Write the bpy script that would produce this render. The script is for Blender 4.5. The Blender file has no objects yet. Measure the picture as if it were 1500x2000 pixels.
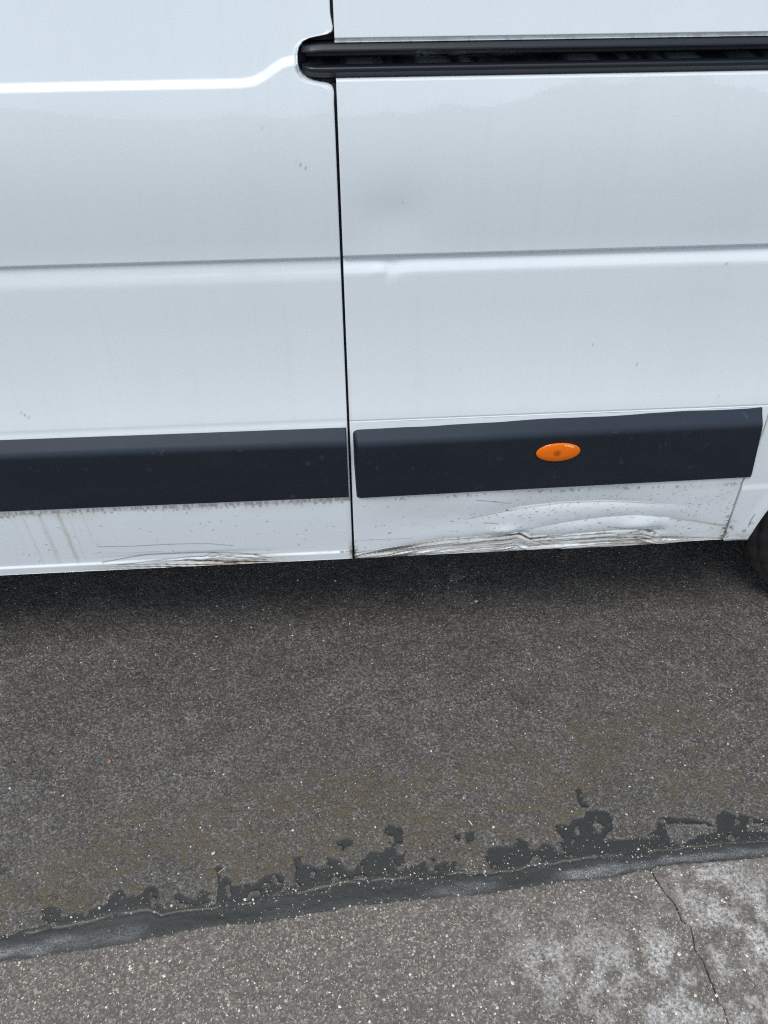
import bpy, math, random
import numpy as np
from mathutils import Matrix, Vector

R = math.radians
random.seed(7)
rng = np.random.default_rng(11)
scene = bpy.context.scene
COL = scene.collection

# ------------------------------------------------------------------ camera
TH, PS, RO = R(44.0), R(3.8), R(0.06)
CD, CH = 1.0, 1.42
fwv = Vector((math.sin(PS) * math.cos(TH), math.cos(PS) * math.cos(TH), -math.sin(TH)))
rgt = Vector((math.cos(PS), -math.sin(PS), 0))
upv = rgt.cross(fwv)
r2 = rgt * math.cos(RO) + upv * math.sin(RO)
u2 = -rgt * math.sin(RO) + upv * math.cos(RO)
cam_d = bpy.data.cameras.new("camera")
cam = bpy.data.objects.new("camera", cam_d)
COL.objects.link(cam)
cam_d.sensor_fit = 'VERTICAL'
cam_d.sensor_height = 36
cam_d.lens = 27
cam_d.clip_start = 0.02
cam_d.clip_end = 3000
cam.matrix_world = Matrix(((r2.x, u2.x, -fwv.x, 0), (r2.y, u2.y, -fwv.y, -CD), (r2.z, u2.z, -fwv.z, CH), (0, 0, 0, 1)))
scene.camera = cam
scene.cycles.use_denoising = False      # keep the stone grain crisp
scene.cycles.filter_width = 1.15
scene.cycles.sample_clamp_indirect = 4

# ------------------------------------------------------------------ sky, sun, exposure
SUN_EL, SUN_AZ = 62.0, 215.0      # sun high behind the photographer, left
world = bpy.data.worlds.new("World")
scene.world = world
world.use_nodes = True
wn, wl = world.node_tree.nodes, world.node_tree.links
wn.clear()
w_out = wn.new('ShaderNodeOutputWorld')
w_bg = wn.new('ShaderNodeBackground')
w_bg.inputs[1].default_value = 0.088
w_sky = wn.new('ShaderNodeTexSky')
w_sky.sky_type = 'NISHITA'
w_sky.sun_disc = False
w_sky.sun_elevation = R(SUN_EL)
w_sky.sun_rotation = R(SUN_AZ)
w_tc = wn.new('ShaderNodeTexCoord')
w_map = wn.new('ShaderNodeMapping')
w_map.inputs['Scale'].default_value = (1.0, 1.0, 2.6)
w_n = wn.new('ShaderNodeTexNoise')
w_n.inputs['Scale'].default_value = 2.3
w_n.inputs['Detail'].default_value = 7
w_n.inputs['Roughness'].default_value = 0.55
w_cr = wn.new('ShaderNodeValToRGB')
w_cr.color_ramp.elements[0].position = 0.36
w_cr.color_ramp.elements[0].color = (0.62, 0.62, 0.62, 1)
w_cr.color_ramp.elements[1].position = 0.58
w_cr.color_ramp.elements[1].color = (1, 1, 1, 1)
w_n2 = wn.new('ShaderNodeTexNoise')
w_n2.inputs['Scale'].default_value = 1.4
w_n2.inputs['Detail'].default_value = 6
w_cr2 = wn.new('ShaderNodeValToRGB')
w_cr2.color_ramp.elements[0].position = 0.35
w_cr2.color_ramp.elements[0].color = (4.2, 5.8, 7.3, 1)
w_cr2.color_ramp.elements[1].position = 0.65
w_cr2.color_ramp.elements[1].color = (8.5, 9.7, 11.3, 1)
w_mix = wn.new('ShaderNodeMix')
w_mix.data_type = 'RGBA'
wl.new(w_tc.outputs['Generated'], w_map.inputs[0])
wl.new(w_map.outputs[0], w_n.inputs['Vector'])
wl.new(w_map.outputs[0], w_n2.inputs['Vector'])
wl.new(w_n.outputs[0], w_cr.inputs[0])
wl.new(w_n2.outputs[0], w_cr2.inputs[0])
wl.new(w_cr.outputs[0], w_mix.inputs['Factor'])
wl.new(w_sky.outputs[0], w_mix.inputs['A'])
wl.new(w_cr2.outputs[0], w_mix.inputs['B'])
wl.new(w_mix.outputs['Result'], w_bg.inputs[0])
wl.new(w_bg.outputs[0], w_out.inputs[0])

sun_d = bpy.data.lights.new("sun", 'SUN')
sun_d.energy = 1.5
sun_d.angle = R(20)
sun_d.color = (1.0, 0.94, 0.86)
sun = bpy.data.objects.new("sun", sun_d)
COL.objects.link(sun)
# direction towards the sun: azimuth measured clockwise from +Y as in the sky texture
sd = Vector((math.sin(R(SUN_AZ)) * math.cos(R(SUN_EL)), math.cos(R(SUN_AZ)) * math.cos(R(SUN_EL)), math.sin(R(SUN_EL))))
sun.rotation_euler = sd.to_track_quat('Z', 'Y').to_euler()
sun.location = sd * 20

vs = scene.view_settings
vs.view_transform = 'Standard'
vs.look = 'None'
vs.exposure = 0.48
vs.gamma = 1
vs.use_curve_mapping = False

# ------------------------------------------------------------------ helpers: picking points, noise
FPX = 1500.0
A_R, A_U, A_F = np.array(r2), np.array(u2), np.array(fwv)
CPOS = np.array([0, -CD, CH])


def ray(p):
    return A_R * (p[0] - 750) / FPX - A_U * (p[1] - 1000) / FPX + A_F


def vpt(p, y=0.0):
    """point measured on the van side (plane y) -> (x, z)"""
    d = ray(p)
    q = CPOS + (y - CPOS[1]) / d[1] * d
    return q[0], q[2]


def gpt(p, z=0.0):
    """point measured on the ground (height z) -> (x, y)"""
    d = ray(p)
    q = CPOS + (z - CPOS[2]) / d[2] * d
    return q[0], q[1]


def hsh(i, j, s):
    h = (i.astype(np.int64) * 374761393 + j.astype(np.int64) * 668265263 + s * 974634777) & 0x7fffffff
    h = ((h ^ (h >> 13)) * 1274126177) & 0x7fffffff
    h = (h ^ (h >> 16)) & 0xffffff
    return h / float(0xffffff)


def vnoise(x, y, s=0):
    x, y = np.broadcast_arrays(np.asarray(x, float), np.asarray(y, float))
    i, j = np.floor(x), np.floor(y)
    fx, fy = x - i, y - j
    fx = fx * fx * (3 - 2 * fx)
    fy = fy * fy * (3 - 2 * fy)
    a, b = hsh(i, j, s), hsh(i + 1, j, s)
    c, d = hsh(i, j + 1, s), hsh(i + 1, j + 1, s)
    return a * (1 - fx) * (1 - fy) + b * fx * (1 - fy) + c * (1 - fx) * fy + d * fx * fy


def fbm(x, y, s=0, o=4, g=0.5):
    t, a, n = 0, 1.0, 0
    for k in range(o):
        t = t + a * vnoise(x * 2 ** k + 17.3 * k, y * 2 ** k - 9.1 * k, s + k)
        n += a
        a *= g
    return t / n


def worley(x, y, s=0):
    i, j = np.floor(x), np.floor(y)
    f1 = np.full(x.shape, 9.0)
    cid = np.zeros(x.shape)
    for di in (-1, 0, 1):
        for dj in (-1, 0, 1):
            a, b = i + di, j + dj
            px, py = a + hsh(a, b, s), b + hsh(a, b, s + 5)
            d = np.hypot(px - x, py - y)
            m = d < f1
            f1 = np.where(m, d, f1)
            cid = np.where(m, hsh(a, b, s + 9), cid)
    return f1, cid


def sstep(a, b, x):
    t = np.clip((x - a) / (b - a), 0, 1)
    return t * t * (3 - 2 * t)


def gauss(x, c, w):
    return np.exp(-((x - c) / w) ** 2)


def poly_dist(X, Y, pts):
    """distance to a polyline"""
    d = np.full(X.shape, 9.0)
    for (ax, ay), (bx, by) in zip(pts[:-1], pts[1:]):
        vx, vy = bx - ax, by - ay
        t = np.clip(((X - ax) * vx + (Y - ay) * vy) / (vx * vx + vy * vy + 1e-12), 0, 1)
        d = np.minimum(d, np.hypot(X - ax - t * vx, Y - ay - t * vy))
    return d


def inside(X, Y, pts):
    c = np.zeros(X.shape, bool)
    n = len(pts)
    for k in range(n):
        (ax, ay), (bx, by) = pts[k], pts[(k + 1) % n]
        if ay == by:
            continue
        m = ((ay > Y) != (by > Y)) & (X < (bx - ax) * (Y - ay) / (by - ay) + ax)
        c ^= m
    return c


# ------------------------------------------------------------------ helpers: meshes and tags
def mesh_from(name, V, F, smooth=True):
    V = np.asarray(V, np.float32).reshape(-1, 3)
    F = np.asarray(F, np.int32)
    k = F.shape[1]
    me = bpy.data.meshes.new(name)
    me.vertices.add(len(V))
    me.vertices.foreach_set('co', V.ravel())
    me.loops.add(F.size)
    me.loops.foreach_set('vertex_index', F.ravel())
    me.polygons.add(len(F))
    me.polygons.foreach_set('loop_start', np.arange(0, F.size, k, dtype=np.int32))
    me.polygons.foreach_set('loop_total', np.full(len(F), k, np.int32))
    me.polygons.foreach_set('use_smooth', np.full(len(F), smooth, bool))
    me.update(calc_edges=True)
    return me


def grid_faces(n, m, off=0, flip=False, close=False):
    i = np.arange(n - 1)[:, None]
    j = np.arange(m if close else m - 1)[None, :]
    j2 = (j + 1) % m
    q = np.stack([i * m + j + 0 * i, i * m + j2, (i + 1) * m + j2, (i + 1) * m + j], -1).reshape(-1, 4) + off
    return q[:, ::-1] if flip else q


def add_attr(me, name, arr):
    a = me.attributes.new(name, 'FLOAT', 'POINT')
    a.data.foreach_set('value', np.asarray(arr, np.float32).ravel())


def link(name, me, mat, parent=None, kind=None):
    o = bpy.data.objects.new(name, me)
    if mat:
        me.materials.append(mat)
    COL.objects.link(o)
    if parent:
        o.parent = parent
        o.matrix_parent_inverse = parent_world(parent).inverted()
    if kind:
        o['kind'] = kind
    return o


def parent_world(o):
    return Matrix.Translation(o.location) if o.type == 'EMPTY' and not o.parent else Matrix.Identity(4) @ (
        parent_world(o.parent) @ o.matrix_parent_inverse @ Matrix.Translation(o.location) if o.parent else Matrix.Translation(o.location))


def grid_obj(name, X, Y, Z, mat, parent=None, kind=None, attrs=None, flip=False, close=False):
    n, m = X.shape
    me = mesh_from(name, np.stack([X, Y, Z], -1), grid_faces(n, m, 0, flip, close))
    for k, v in (attrs or {}).items():
        add_attr(me, k, v)
    return link(name, me, mat, parent, kind)


def box_mesh(name, lo, hi, bevel=0.0):
    import bmesh
    bm = bmesh.new()
    bmesh.ops.create_cube(bm, size=1)
    for v in bm.verts:
        v.co = Vector([lo[k] + (v.co[k] + .5) * (hi[k] - lo[k]) for k in range(3)])
    if bevel:
        bmesh.ops.bevel(bm, geom=bm.edges[:], offset=bevel, segments=2, affect='EDGES')
    me = bpy.data.meshes.new(name)
    bm.to_mesh(me)
    bm.free()
    return me


def tag(o, label, cat, group=None):
    o['label'] = label
    o['category'] = cat
    if group:
        o['group'] = group
    return o


# ------------------------------------------------------------------ materials
def new_mat(name):
    m = bpy.data.materials.new(name)
    m.use_nodes = True
    nt = m.node_tree
    return m, nt.nodes, nt.links, nt.nodes['Principled BSDF']


def n_attr(N, name):
    a = N.new('ShaderNodeAttribute')
    a.attribute_name = name
    return a.outputs['Fac']


def n_noise(N, L, scale, detail=4, rough=0.55, vec=None, stretch=None):
    t = N.new('ShaderNodeTexNoise')
    t.inputs['Scale'].default_value = scale
    t.inputs['Detail'].default_value = detail
    t.inputs['Roughness'].default_value = rough
    c = N.new('ShaderNodeTexCoord')
    src = c.outputs['Object']
    if stretch:
        mp = N.new('ShaderNodeMapping')
        mp.inputs['Scale'].default_value = stretch
        L.new(src, mp.inputs[0])
        src = mp.outputs[0]
    L.new(src, t.inputs['Vector'])
    return t.outputs['Fac']


def n_ramp(N, L, fac, stops):
    r = N.new('ShaderNodeValToRGB')
    e = r.color_ramp.elements
    while len(e) < len(stops):
        e.new(0.5)
    for k, (p, c) in enumerate(stops):
        e[k].position = p
        e[k].color = (*c, 1) if len(c) == 3 else c
    L.new(fac, r.inputs[0])
    return r.outputs[0]


def n_mix(N, L, fac, a, b, mode='MIX'):
    m = N.new('ShaderNodeMix')
    m.data_type = 'RGBA'
    m.blend_type = mode
    for sock, v in ((m.inputs['Factor'], fac), (m.inputs['A'], a), (m.inputs['B'], b)):
        if isinstance(v, (int, float)):
            sock.default_value = v
        elif isinstance(v, tuple):
            sock.default_value = (*v, 1)
        else:
            L.new(v, sock)
    return m.outputs['Result']


def n_math(N, L, op, a, b=0.0, clamp=False):
    m = N.new('ShaderNodeMath')
    m.operation = op
    m.use_clamp = clamp
    for k, v in enumerate((a, b)):
        if isinstance(v, (int, float)):
            m.inputs[k].default_value = v
        else:
            L.new(v, m.inputs[k])
    return m.outputs[0]


def n_bump(N, L, h, strength, dist, prev=None):
    b = N.new('ShaderNodeBump')
    b.inputs['Strength'].default_value = strength
    b.inputs['Distance'].default_value = dist
    L.new(h, b.inputs['Height'])
    if prev:
        L.new(prev, b.inputs['Normal'])
    return b.outputs['Normal']


def mat_paint():
    m, N, L, b = new_mat("white_paint")
    dirt = n_attr(N, 'dirt')
    grime = n_attr(N, 'grime')
    fine = n_noise(N, L, 900, 3, 0.6)
    film = n_noise(N, L, 6, 5, 0.6, stretch=(1, 1, 0.35))
    base = n_mix(N, L, n_ramp(N, L, film, [(0.35, (0, 0, 0)), (0.7, (1, 1, 1))]), (0.775, 0.805, 0.825), (0.75, 0.78, 0.80))
    runs = n_noise(N, L, 1.0, 5, 0.6, stretch=(70, 1, 2.2))
    base = n_mix(N, L, n_ramp(N, L, runs, [(0.52, (0, 0, 0)), (0.75, (0.25, 0.25, 0.25))]), base, (0.70, 0.72, 0.725))
    g = n_math(N, L, 'MULTIPLY', grime, n_math(N, L, 'ADD', n_math(N, L, 'MULTIPLY', fine, 0.6), 0.55), True)
    base = n_mix(N, L, g, base, (0.47, 0.42, 0.345))
    dcol = n_ramp(N, L, n_noise(N, L, 160, 3), [(0.35, (0.022, 0.016, 0.011)), (0.7, (0.15, 0.108, 0.07))])
    base = n_mix(N, L, dirt, base, dcol)
    L.new(base, b.inputs['Base Color'])
    b.inputs['Roughness'].default_value = 0.40
    b.inputs['Specular IOR Level'].default_value = 0.4
    b.inputs['Coat IOR'].default_value = 1.62
    dull = n_math(N, L, 'MAXIMUM', dirt, grime, True)
    L.new(n_math(N, L, 'SUBTRACT', 1.0, dull, True), b.inputs['Coat Weight'])
    L.new(n_math(N, L, 'ADD', n_math(N, L, 'MULTIPLY', film, 0.03), 0.005), b.inputs['Coat Roughness'])
    nb = n_bump(N, L, n_noise(N, L, 260, 2, 0.4), 0.03, 0.001)
    L.new(nb, b.inputs['Coat Normal'])
    return m


def mat_plastic():
    m, N, L, b = new_mat("black_moulding_plastic")
    wear = n_noise(N, L, 14, 6, 0.65, stretch=(0.5, 1, 1.4))
    scr = n_noise(N, L, 60, 5, 0.7, stretch=(0.25, 1, 2.2))
    base = n_mix(N, L, n_ramp(N, L, wear, [(0.4, (0, 0, 0)), (0.75, (1, 1, 1))]), (0.0030, 0.0058, 0.0125), (0.0070, 0.0105, 0.0180))
    base = n_mix(N, L, n_ramp(N, L, scr, [(0.66, (0, 0, 0)), (0.80, (0.45, 0.45, 0.45))]), base, (0.030, 0.031, 0.033))
    base = n_mix(N, L, n_attr(N, 'dirt'), base, (0.16, 0.15, 0.14))
    L.new(base, b.inputs['Base Color'])
    b.inputs['Roughness'].default_value = 0.46
    b.inputs['Specular IOR Level'].default_value = 0.72
    b.inputs['Specular Tint'].default_value = (0.82, 0.90, 1.0, 1)
    nb = n_bump(N, L, n_noise(N, L, 1500, 2, 0.5), 0.25, 0.0006)
    L.new(nb, b.inputs['Normal'])
    return m


def mat_simple(name, col, rough=0.5, metal=0.0, spec=0.5, noise=None, bump=None, coat=0.0):
    m, N, L, b = new_mat(name)
    if noise:
        c2, sc = noise
        L.new(n_mix(N, L, n_ramp(N, L, n_noise(N, L, sc, 5), [(0.35, (0, 0, 0)), (0.7, (1, 1, 1))]), col, c2), b.inputs['Base Color'])
    else:
        b.inputs['Base Color'].default_value = (*col, 1)
    b.inputs['Roughness'].default_value = rough
    b.inputs['Metallic'].default_value = metal
    b.inputs['Specular IOR Level'].default_value = spec
    b.inputs['Coat Weight'].default_value = coat
    if bump:
        L.new(n_bump(N, L, n_noise(N, L, bump[0], 4), bump[1], bump[2]), b.inputs['Normal'])
    return m


def mat_rail():
    m, N, L, b = new_mat("rail_paint")
    sc = n_noise(N, L, 40, 5, 0.6, stretch=(0.2, 1, 1))
    c = n_mix(N, L, n_ramp(N, L, sc, [(0.55, (0, 0, 0)), (0.80, (0.35, 0.35, 0.35))]), (0.0055, 0.0085, 0.0150), (0.018, 0.020, 0.024))
    c = n_mix(N, L, n_attr(N, 'dirt'), c, (0.42, 0.42, 0.42))
    L.new(c, b.inputs['Base Color'])
    b.inputs['Roughness'].default_value = 0.42
    b.inputs['Specular IOR Level'].default_value = 0.5
    return m


def mat_road():
    m, N, L, b = new_mat("worn_road_tarmac")
    tar_sd = n_attr(N, 'tar')          # signed distance (m) to bare bitumen, negative inside
    moss = n_attr(N, 'moss')
    cell = n_attr(N, 'cell')           # broad variation of tone
    vo = N.new('ShaderNodeTexVoronoi')
    vo.inputs['Scale'].default_value = 290
    tco = N.new('ShaderNodeTexCoord')
    L.new(tco.outputs['Object'], vo.inputs['Vector'])
    sep = N.new('ShaderNodeSeparateColor')
    L.new(vo.outputs['Color'], sep.inputs[0])
    cell = n_math(N, L, 'ADD', n_math(N, L, 'MULTIPLY', cell, 0.62), n_math(N, L, 'MULTIPLY', n_math(N, L, 'POWER', sep.outputs[0], 1.6), 0.52), True)
    wob = n_noise(N, L, 240, 4, 0.6)
    tar = n_ramp(N, L, n_math(N, L, 'ADD', n_math(N, L, 'MULTIPLY', tar_sd, -80.0),
                              n_math(N, L, 'MULTIPLY', n_math(N, L, 'SUBTRACT', wob, 0.5), 0.7)),
                 [(0.0, (0, 0, 0)), (0.08, (1, 1, 1))])
    n1 = n_noise(N, L, 320, 4, 0.65)
    n2 = n_noise(N, L, 9, 5, 0.6)
    base = n_ramp(N, L, cell, [(0.0, (0.050, 0.045, 0.041)), (0.38, (0.128, 0.116, 0.105)), (0.72, (0.245, 0.224, 0.205)), (1.0, (0.46, 0.42, 0.385))])
    base = n_mix(N, L, n_ramp(N, L, n1, [(0.34, (0.75, 0.75, 0.75)), (0.56, (0, 0, 0))]), base, (0.030, 0.026, 0.023))
    base = n_mix(N, L, n_ramp(N, L, n2, [(0.35, (0.72, 0.71, 0.70)), (0.65, (1.18, 1.16, 1.13))]), base, base)
    base = n_mix(N, L, 1.0, base, n_ramp(N, L, n2, [(0.35, (0.80, 0.79, 0.78)), (0.65, (1.0, 1.0, 1.0))]), 'MULTIPLY')
    mm = n_math(N, L, 'MULTIPLY', moss, n_ramp(N, L, n_noise(N, L, 60, 5, 0.65), [(0.40, (0.05, 0.05, 0.05)), (0.62, (1, 1, 1))]), True)
    base = n_mix(N, L, mm, base, n_ramp(N, L, n1, [(0.3, (0.062, 0.047, 0.026)), (0.7, (0.145, 0.116, 0.075))]))
    tcol = n_ramp(N, L, n_noise(N, L, 420, 3, 0.6), [(0.35, (0.015, 0.0155, 0.0150)), (0.7, (0.036, 0.036, 0.034))])
    base = n_mix(N, L, tar, base, tcol)
    L.new(base, b.inputs['Base Color'])
    L.new(n_mix(N, L, tar, n_ramp(N, L, n_noise(N, L, 26, 5, 0.6, stretch=(0.6, 1, 1)), [(0.35, (0.72,) * 3), (0.62, (0.36,) * 3)]), (0.58, 0.58, 0.58)), b.inputs['Roughness'])
    b.inputs['Specular IOR Level'].default_value = 0.5
    h = n_math(N, L, 'MULTIPLY', n_math(N, L, 'SUBTRACT', 1.0, n_math(N, L, 'MULTIPLY', tar, 0.8)), n_noise(N, L, 420, 5, 0.75))
    L.new(n_bump(N, L, h, 0.9, 0.0020, n_bump(N, L, n_math(N, L, 'MULTIPLY', vo.outputs['Distance'], n_math(N, L, 'SUBTRACT', 1.0, tar)), 0.5, -0.0016)), b.inputs['Normal'])
    return m


def mat_pave():
    m, N, L, b = new_mat("chipped_pavement_tarmac")
    pale = n_attr(N, 'pale')
    crack = n_attr(N, 'crack')
    v = N.new('ShaderNodeTexVoronoi')
    v.inputs['Scale'].default_value = 300
    tc = N.new('ShaderNodeTexCoord')
    L.new(tc.outputs['Object'], v.inputs['Vector'])
    hsv = N.new('ShaderNodeSeparateColor')
    L.new(v.outputs['Color'], hsv.inputs[0])
    chips = n_ramp(N, L, hsv.outputs[0], [(0.0, (0.092, 0.080, 0.070)), (0.4, (0.168, 0.147, 0.129)), (0.70, (0.235, 0.207, 0.182)), (0.84, (0.33, 0.275, 0.23)), (0.94, (0.55, 0.47, 0.40)), (1.0, (0.22, 0.22, 0.20))])
    n1 = n_noise(N, L, 480, 4, 0.65)
    n2 = n_noise(N, L, 7, 5, 0.6)
    base = n_mix(N, L, n_ramp(N, L, n1, [(0.42, (0.85,) * 3), (0.60, (0, 0, 0))]), chips, (0.112, 0.099, 0.087))
    base = n_mix(N, L, 1.0, base, n_ramp(N, L, n2, [(0.3, (0.82, 0.81, 0.80)), (0.7, (1.0, 1.0, 1.0))]), 'MULTIPLY')
    pm = n_math(N, L, 'MULTIPLY', pale, n_ramp(N, L, n_noise(N, L, 150, 6, 0.78), [(0.40, (0.0,) * 3), (0.62, (1,) * 3)]), True)
    base = n_mix(N, L, pm, base, (0.58, 0.555, 0.53))
    base = n_mix(N, L, crack, base, (0.010, 0.009, 0.008))
    L.new(base, b.inputs['Base Color'])
    b.inputs['Roughness'].default_value = 0.72
    b.inputs['Specular IOR Level'].default_value = 0.4
    nb = n_bump(N, L, v.outputs['Distance'], 0.45, 0.0015)
    L.new(n_bump(N, L, n1, 0.6, 0.0012, nb), b.inputs['Normal'])
    return m


def mat_seal():
    m, N, L, b = new_mat("bitumen_seal")
    film = n_attr(N, 'film')
    n1 = n_noise(N, L, 520, 4, 0.65)
    n2 = n_noise(N, L, 45, 6, 0.7, stretch=(0.35, 1, 1))
    base = n_ramp(N, L, n1, [(0.35, (0.024, 0.0255, 0.0245)), (0.7, (0.060, 0.062, 0.058))])
    f = n_math(N, L, 'MULTIPLY', film, n_math(N, L, 'MULTIPLY', n_ramp(N, L, n2, [(0.30, (0.0,) * 3), (0.58, (1,) * 3)]), n_ramp(N, L, n1, [(0.38, (0.25,) * 3), (0.56, (1,) * 3)])), True)
    base = n_mix(N, L, f, base, n_ramp(N, L, n1, [(0.3, (0.12, 0.12, 0.12)), (0.65, (0.42, 0.41, 0.40))]))
    base = n_mix(N, L, n_attr(N, 'dirt'), base, n_ramp(N, L, n1, [(0.35, (0.10, 0.095, 0.075)), (0.7, (0.26, 0.25, 0.20))]))
    L.new(base, b.inputs['Base Color'])
    b.inputs['Roughness'].default_value = 0.55
    L.new(n_bump(N, L, n1, 0.5, 0.0012), b.inputs['Normal'])
    return m


def mat_chips():
    m, N, L, b = new_mat("stone_chips")
    t = n_attr(N, 'tone')
    c = n_ramp(N, L, t, [(0.0, (0.22, 0.20, 0.18)), (0.3, (0.42, 0.37, 0.32)), (0.5, (0.50, 0.38, 0.30)), (0.62, (0.24, 0.26, 0.24)), (0.72, (0.62, 0.55, 0.46)), (1.0, (0.80, 0.77, 0.71))])
    L.new(c, b.inputs['Base Color'])
    b.inputs['Roughness'].default_value = 0.55
    return m


def mat_lens():
    m, N, L, b = new_mat("amber_lens")
    out = N['Material Output']
    b.inputs['Base Color'].default_value = (1.0, 0.185, 0.001, 1)
    b.inputs['Roughness'].default_value = 0.12
    b.inputs['Coat Weight'].default_value = 0.12
    b.inputs['Coat Roughness'].default_value = 0.05
    tr = N.new('ShaderNodeBsdfTransparent')
    tr.inputs[0].default_value = (1.0, 0.42, 0.02, 1)
    mx = N.new('ShaderNodeMixShader')
    tc = N.new('ShaderNodeTexCoord')
    vm = N.new('ShaderNodeVectorMath')
    vm.operation = 'DISTANCE'
    L.new(tc.outputs['Object'], vm.inputs[0])
    vm.inputs[1].default_value = (LX - .0030, -.022, LZ + .0010)
    fac = n_ramp(N, L, n_math(N, L, 'MULTIPLY', vm.outputs['Value'], 60.0), [(0.24, (0.55,) * 3), (0.50, (0.15,) * 3)])
    L.new(fac, mx.inputs[0])
    L.new(b.outputs[0], mx.inputs[1])
    L.new(tr.outputs[0], mx.inputs[2])
    L.new(mx.outputs[0], out.inputs[0])
    return m


LX, LZ = vpt((1090, 882), -0.0175)      # middle of the marker lamp
PAINT = mat_paint()
PLASTIC = mat_plastic()
RAIL = mat_rail()
ROAD = mat_road()
PAVE = mat_pave()
SEAL = mat_seal()
CHIPS = mat_chips()
LENS = mat_lens()
RUBBER = mat_simple("tyre_rubber", (0.012, 0.012, 0.014), 0.5, spec=0.5, noise=((0.024, 0.023, 0.022), 40), bump=(300, 0.3, 0.001))
DARK = mat_simple("underbody_black", (0.008, 0.008, 0.009), 0.8, spec=0.2)
SEALRUB = mat_simple("door_seal_rubber", (0.010, 0.010, 0.011), 0.6, spec=0.3)
STEEL = mat_simple("silver_steel", (0.42, 0.43, 0.44), 0.35, metal=0.9)
GLASS = mat_simple("dark_glass", (0.012, 0.015, 0.016), 0.03, spec=0.6)
REFL = mat_simple("lamp_reflector", (1.0, 0.72, 0.30), 0.35)
BULB = mat_simple("bulb_amber", (0.16, 0.05, 0.008), 0.2, coat=0.6)
TWIG = mat_simple("dry_straw", (0.50, 0.44, 0.30), 0.7)
LEAF = mat_simple("dry_leaf", (0.34, 0.15, 0.07), 0.7, noise=((0.46, 0.24, 0.12), 300))
PEBBLE = mat_simple("pale_pebble", (0.44, 0.43, 0.45), 0.7, noise=((0.30, 0.29, 0.29), 300))
FIELD = mat_simple("far_ground", (0.075, 0.078, 0.065), 0.9, noise=((0.05, 0.06, 0.035), 0.4))
SKYLINE = mat_simple("far_skyline", (0.05, 0.06, 0.04), 0.95, noise=((0.09, 0.095, 0.085), 0.05))

# ------------------------------------------------------------------ ground: road edge and pavement edge lines
EDGE_ROAD = [gpt(p) for p in [(-60, 1848), (0, 1835), (60, 1822), (130, 1812), (180, 1802), (230, 1785), (290, 1778), (315, 1788), (345, 1782), (420, 1775), (480, 1768), (540, 1750), (620, 1735), (700, 1725), (780, 1720), (850, 1712), (900, 1705), (960, 1710), (1010, 1702), (1080, 1690), (1150, 1680), (1200, 1675), (1260, 1672), (1330, 1660), (1400, 1650), (1500, 1645), (1580, 1636)]]
PZ = 0.007
EDGE_PAVE = [gpt(p, PZ) for p in [(-60, 1882), (0, 1872), (60, 1865), (130, 1855), (220, 1842), (300, 1825), (380, 1808), (450, 1800), (520, 1795), (600, 1780), (700, 1762), (760, 1757), (860, 1748), (960, 1740), (1040, 1725), (1120, 1715), (1200, 1708), (1260, 1695), (1330, 1682), (1400, 1678), (1500, 1668), (1580, 1660)]]


def curve_y(pts):
    xs = np.array([p[0] for p in pts])
    ys = np.array([p[1] for p in pts])
    sl = np.polyfit(xs, ys, 1)

    def f(x):
        y = np.interp(x, xs, ys)
        y = np.where(x < xs[0], ys[0] + (x - xs[0]) * sl[0], y)
        return np.where(x > xs[-1], ys[-1] + (x - xs[-1]) * sl[0], y)
    return f


y_road = curve_y(EDGE_ROAD)
y_pave = curve_y(EDGE_PAVE)


def axis(lo, hi, step, far_lo, far_hi, g=1.35):
    a = list(np.arange(lo, hi + 1e-9, step))
    s, x = step, a[0]
    left = []
    while x > far_lo:
        s *= g
        x -= s
        left.append(max(x, far_lo))
    s, x = step, a[-1]
    right = []
    while x < far_hi:
        s *= g
        x += s
        right.append(min(x, far_hi))
    return np.array(left[::-1] + a + right)


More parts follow.
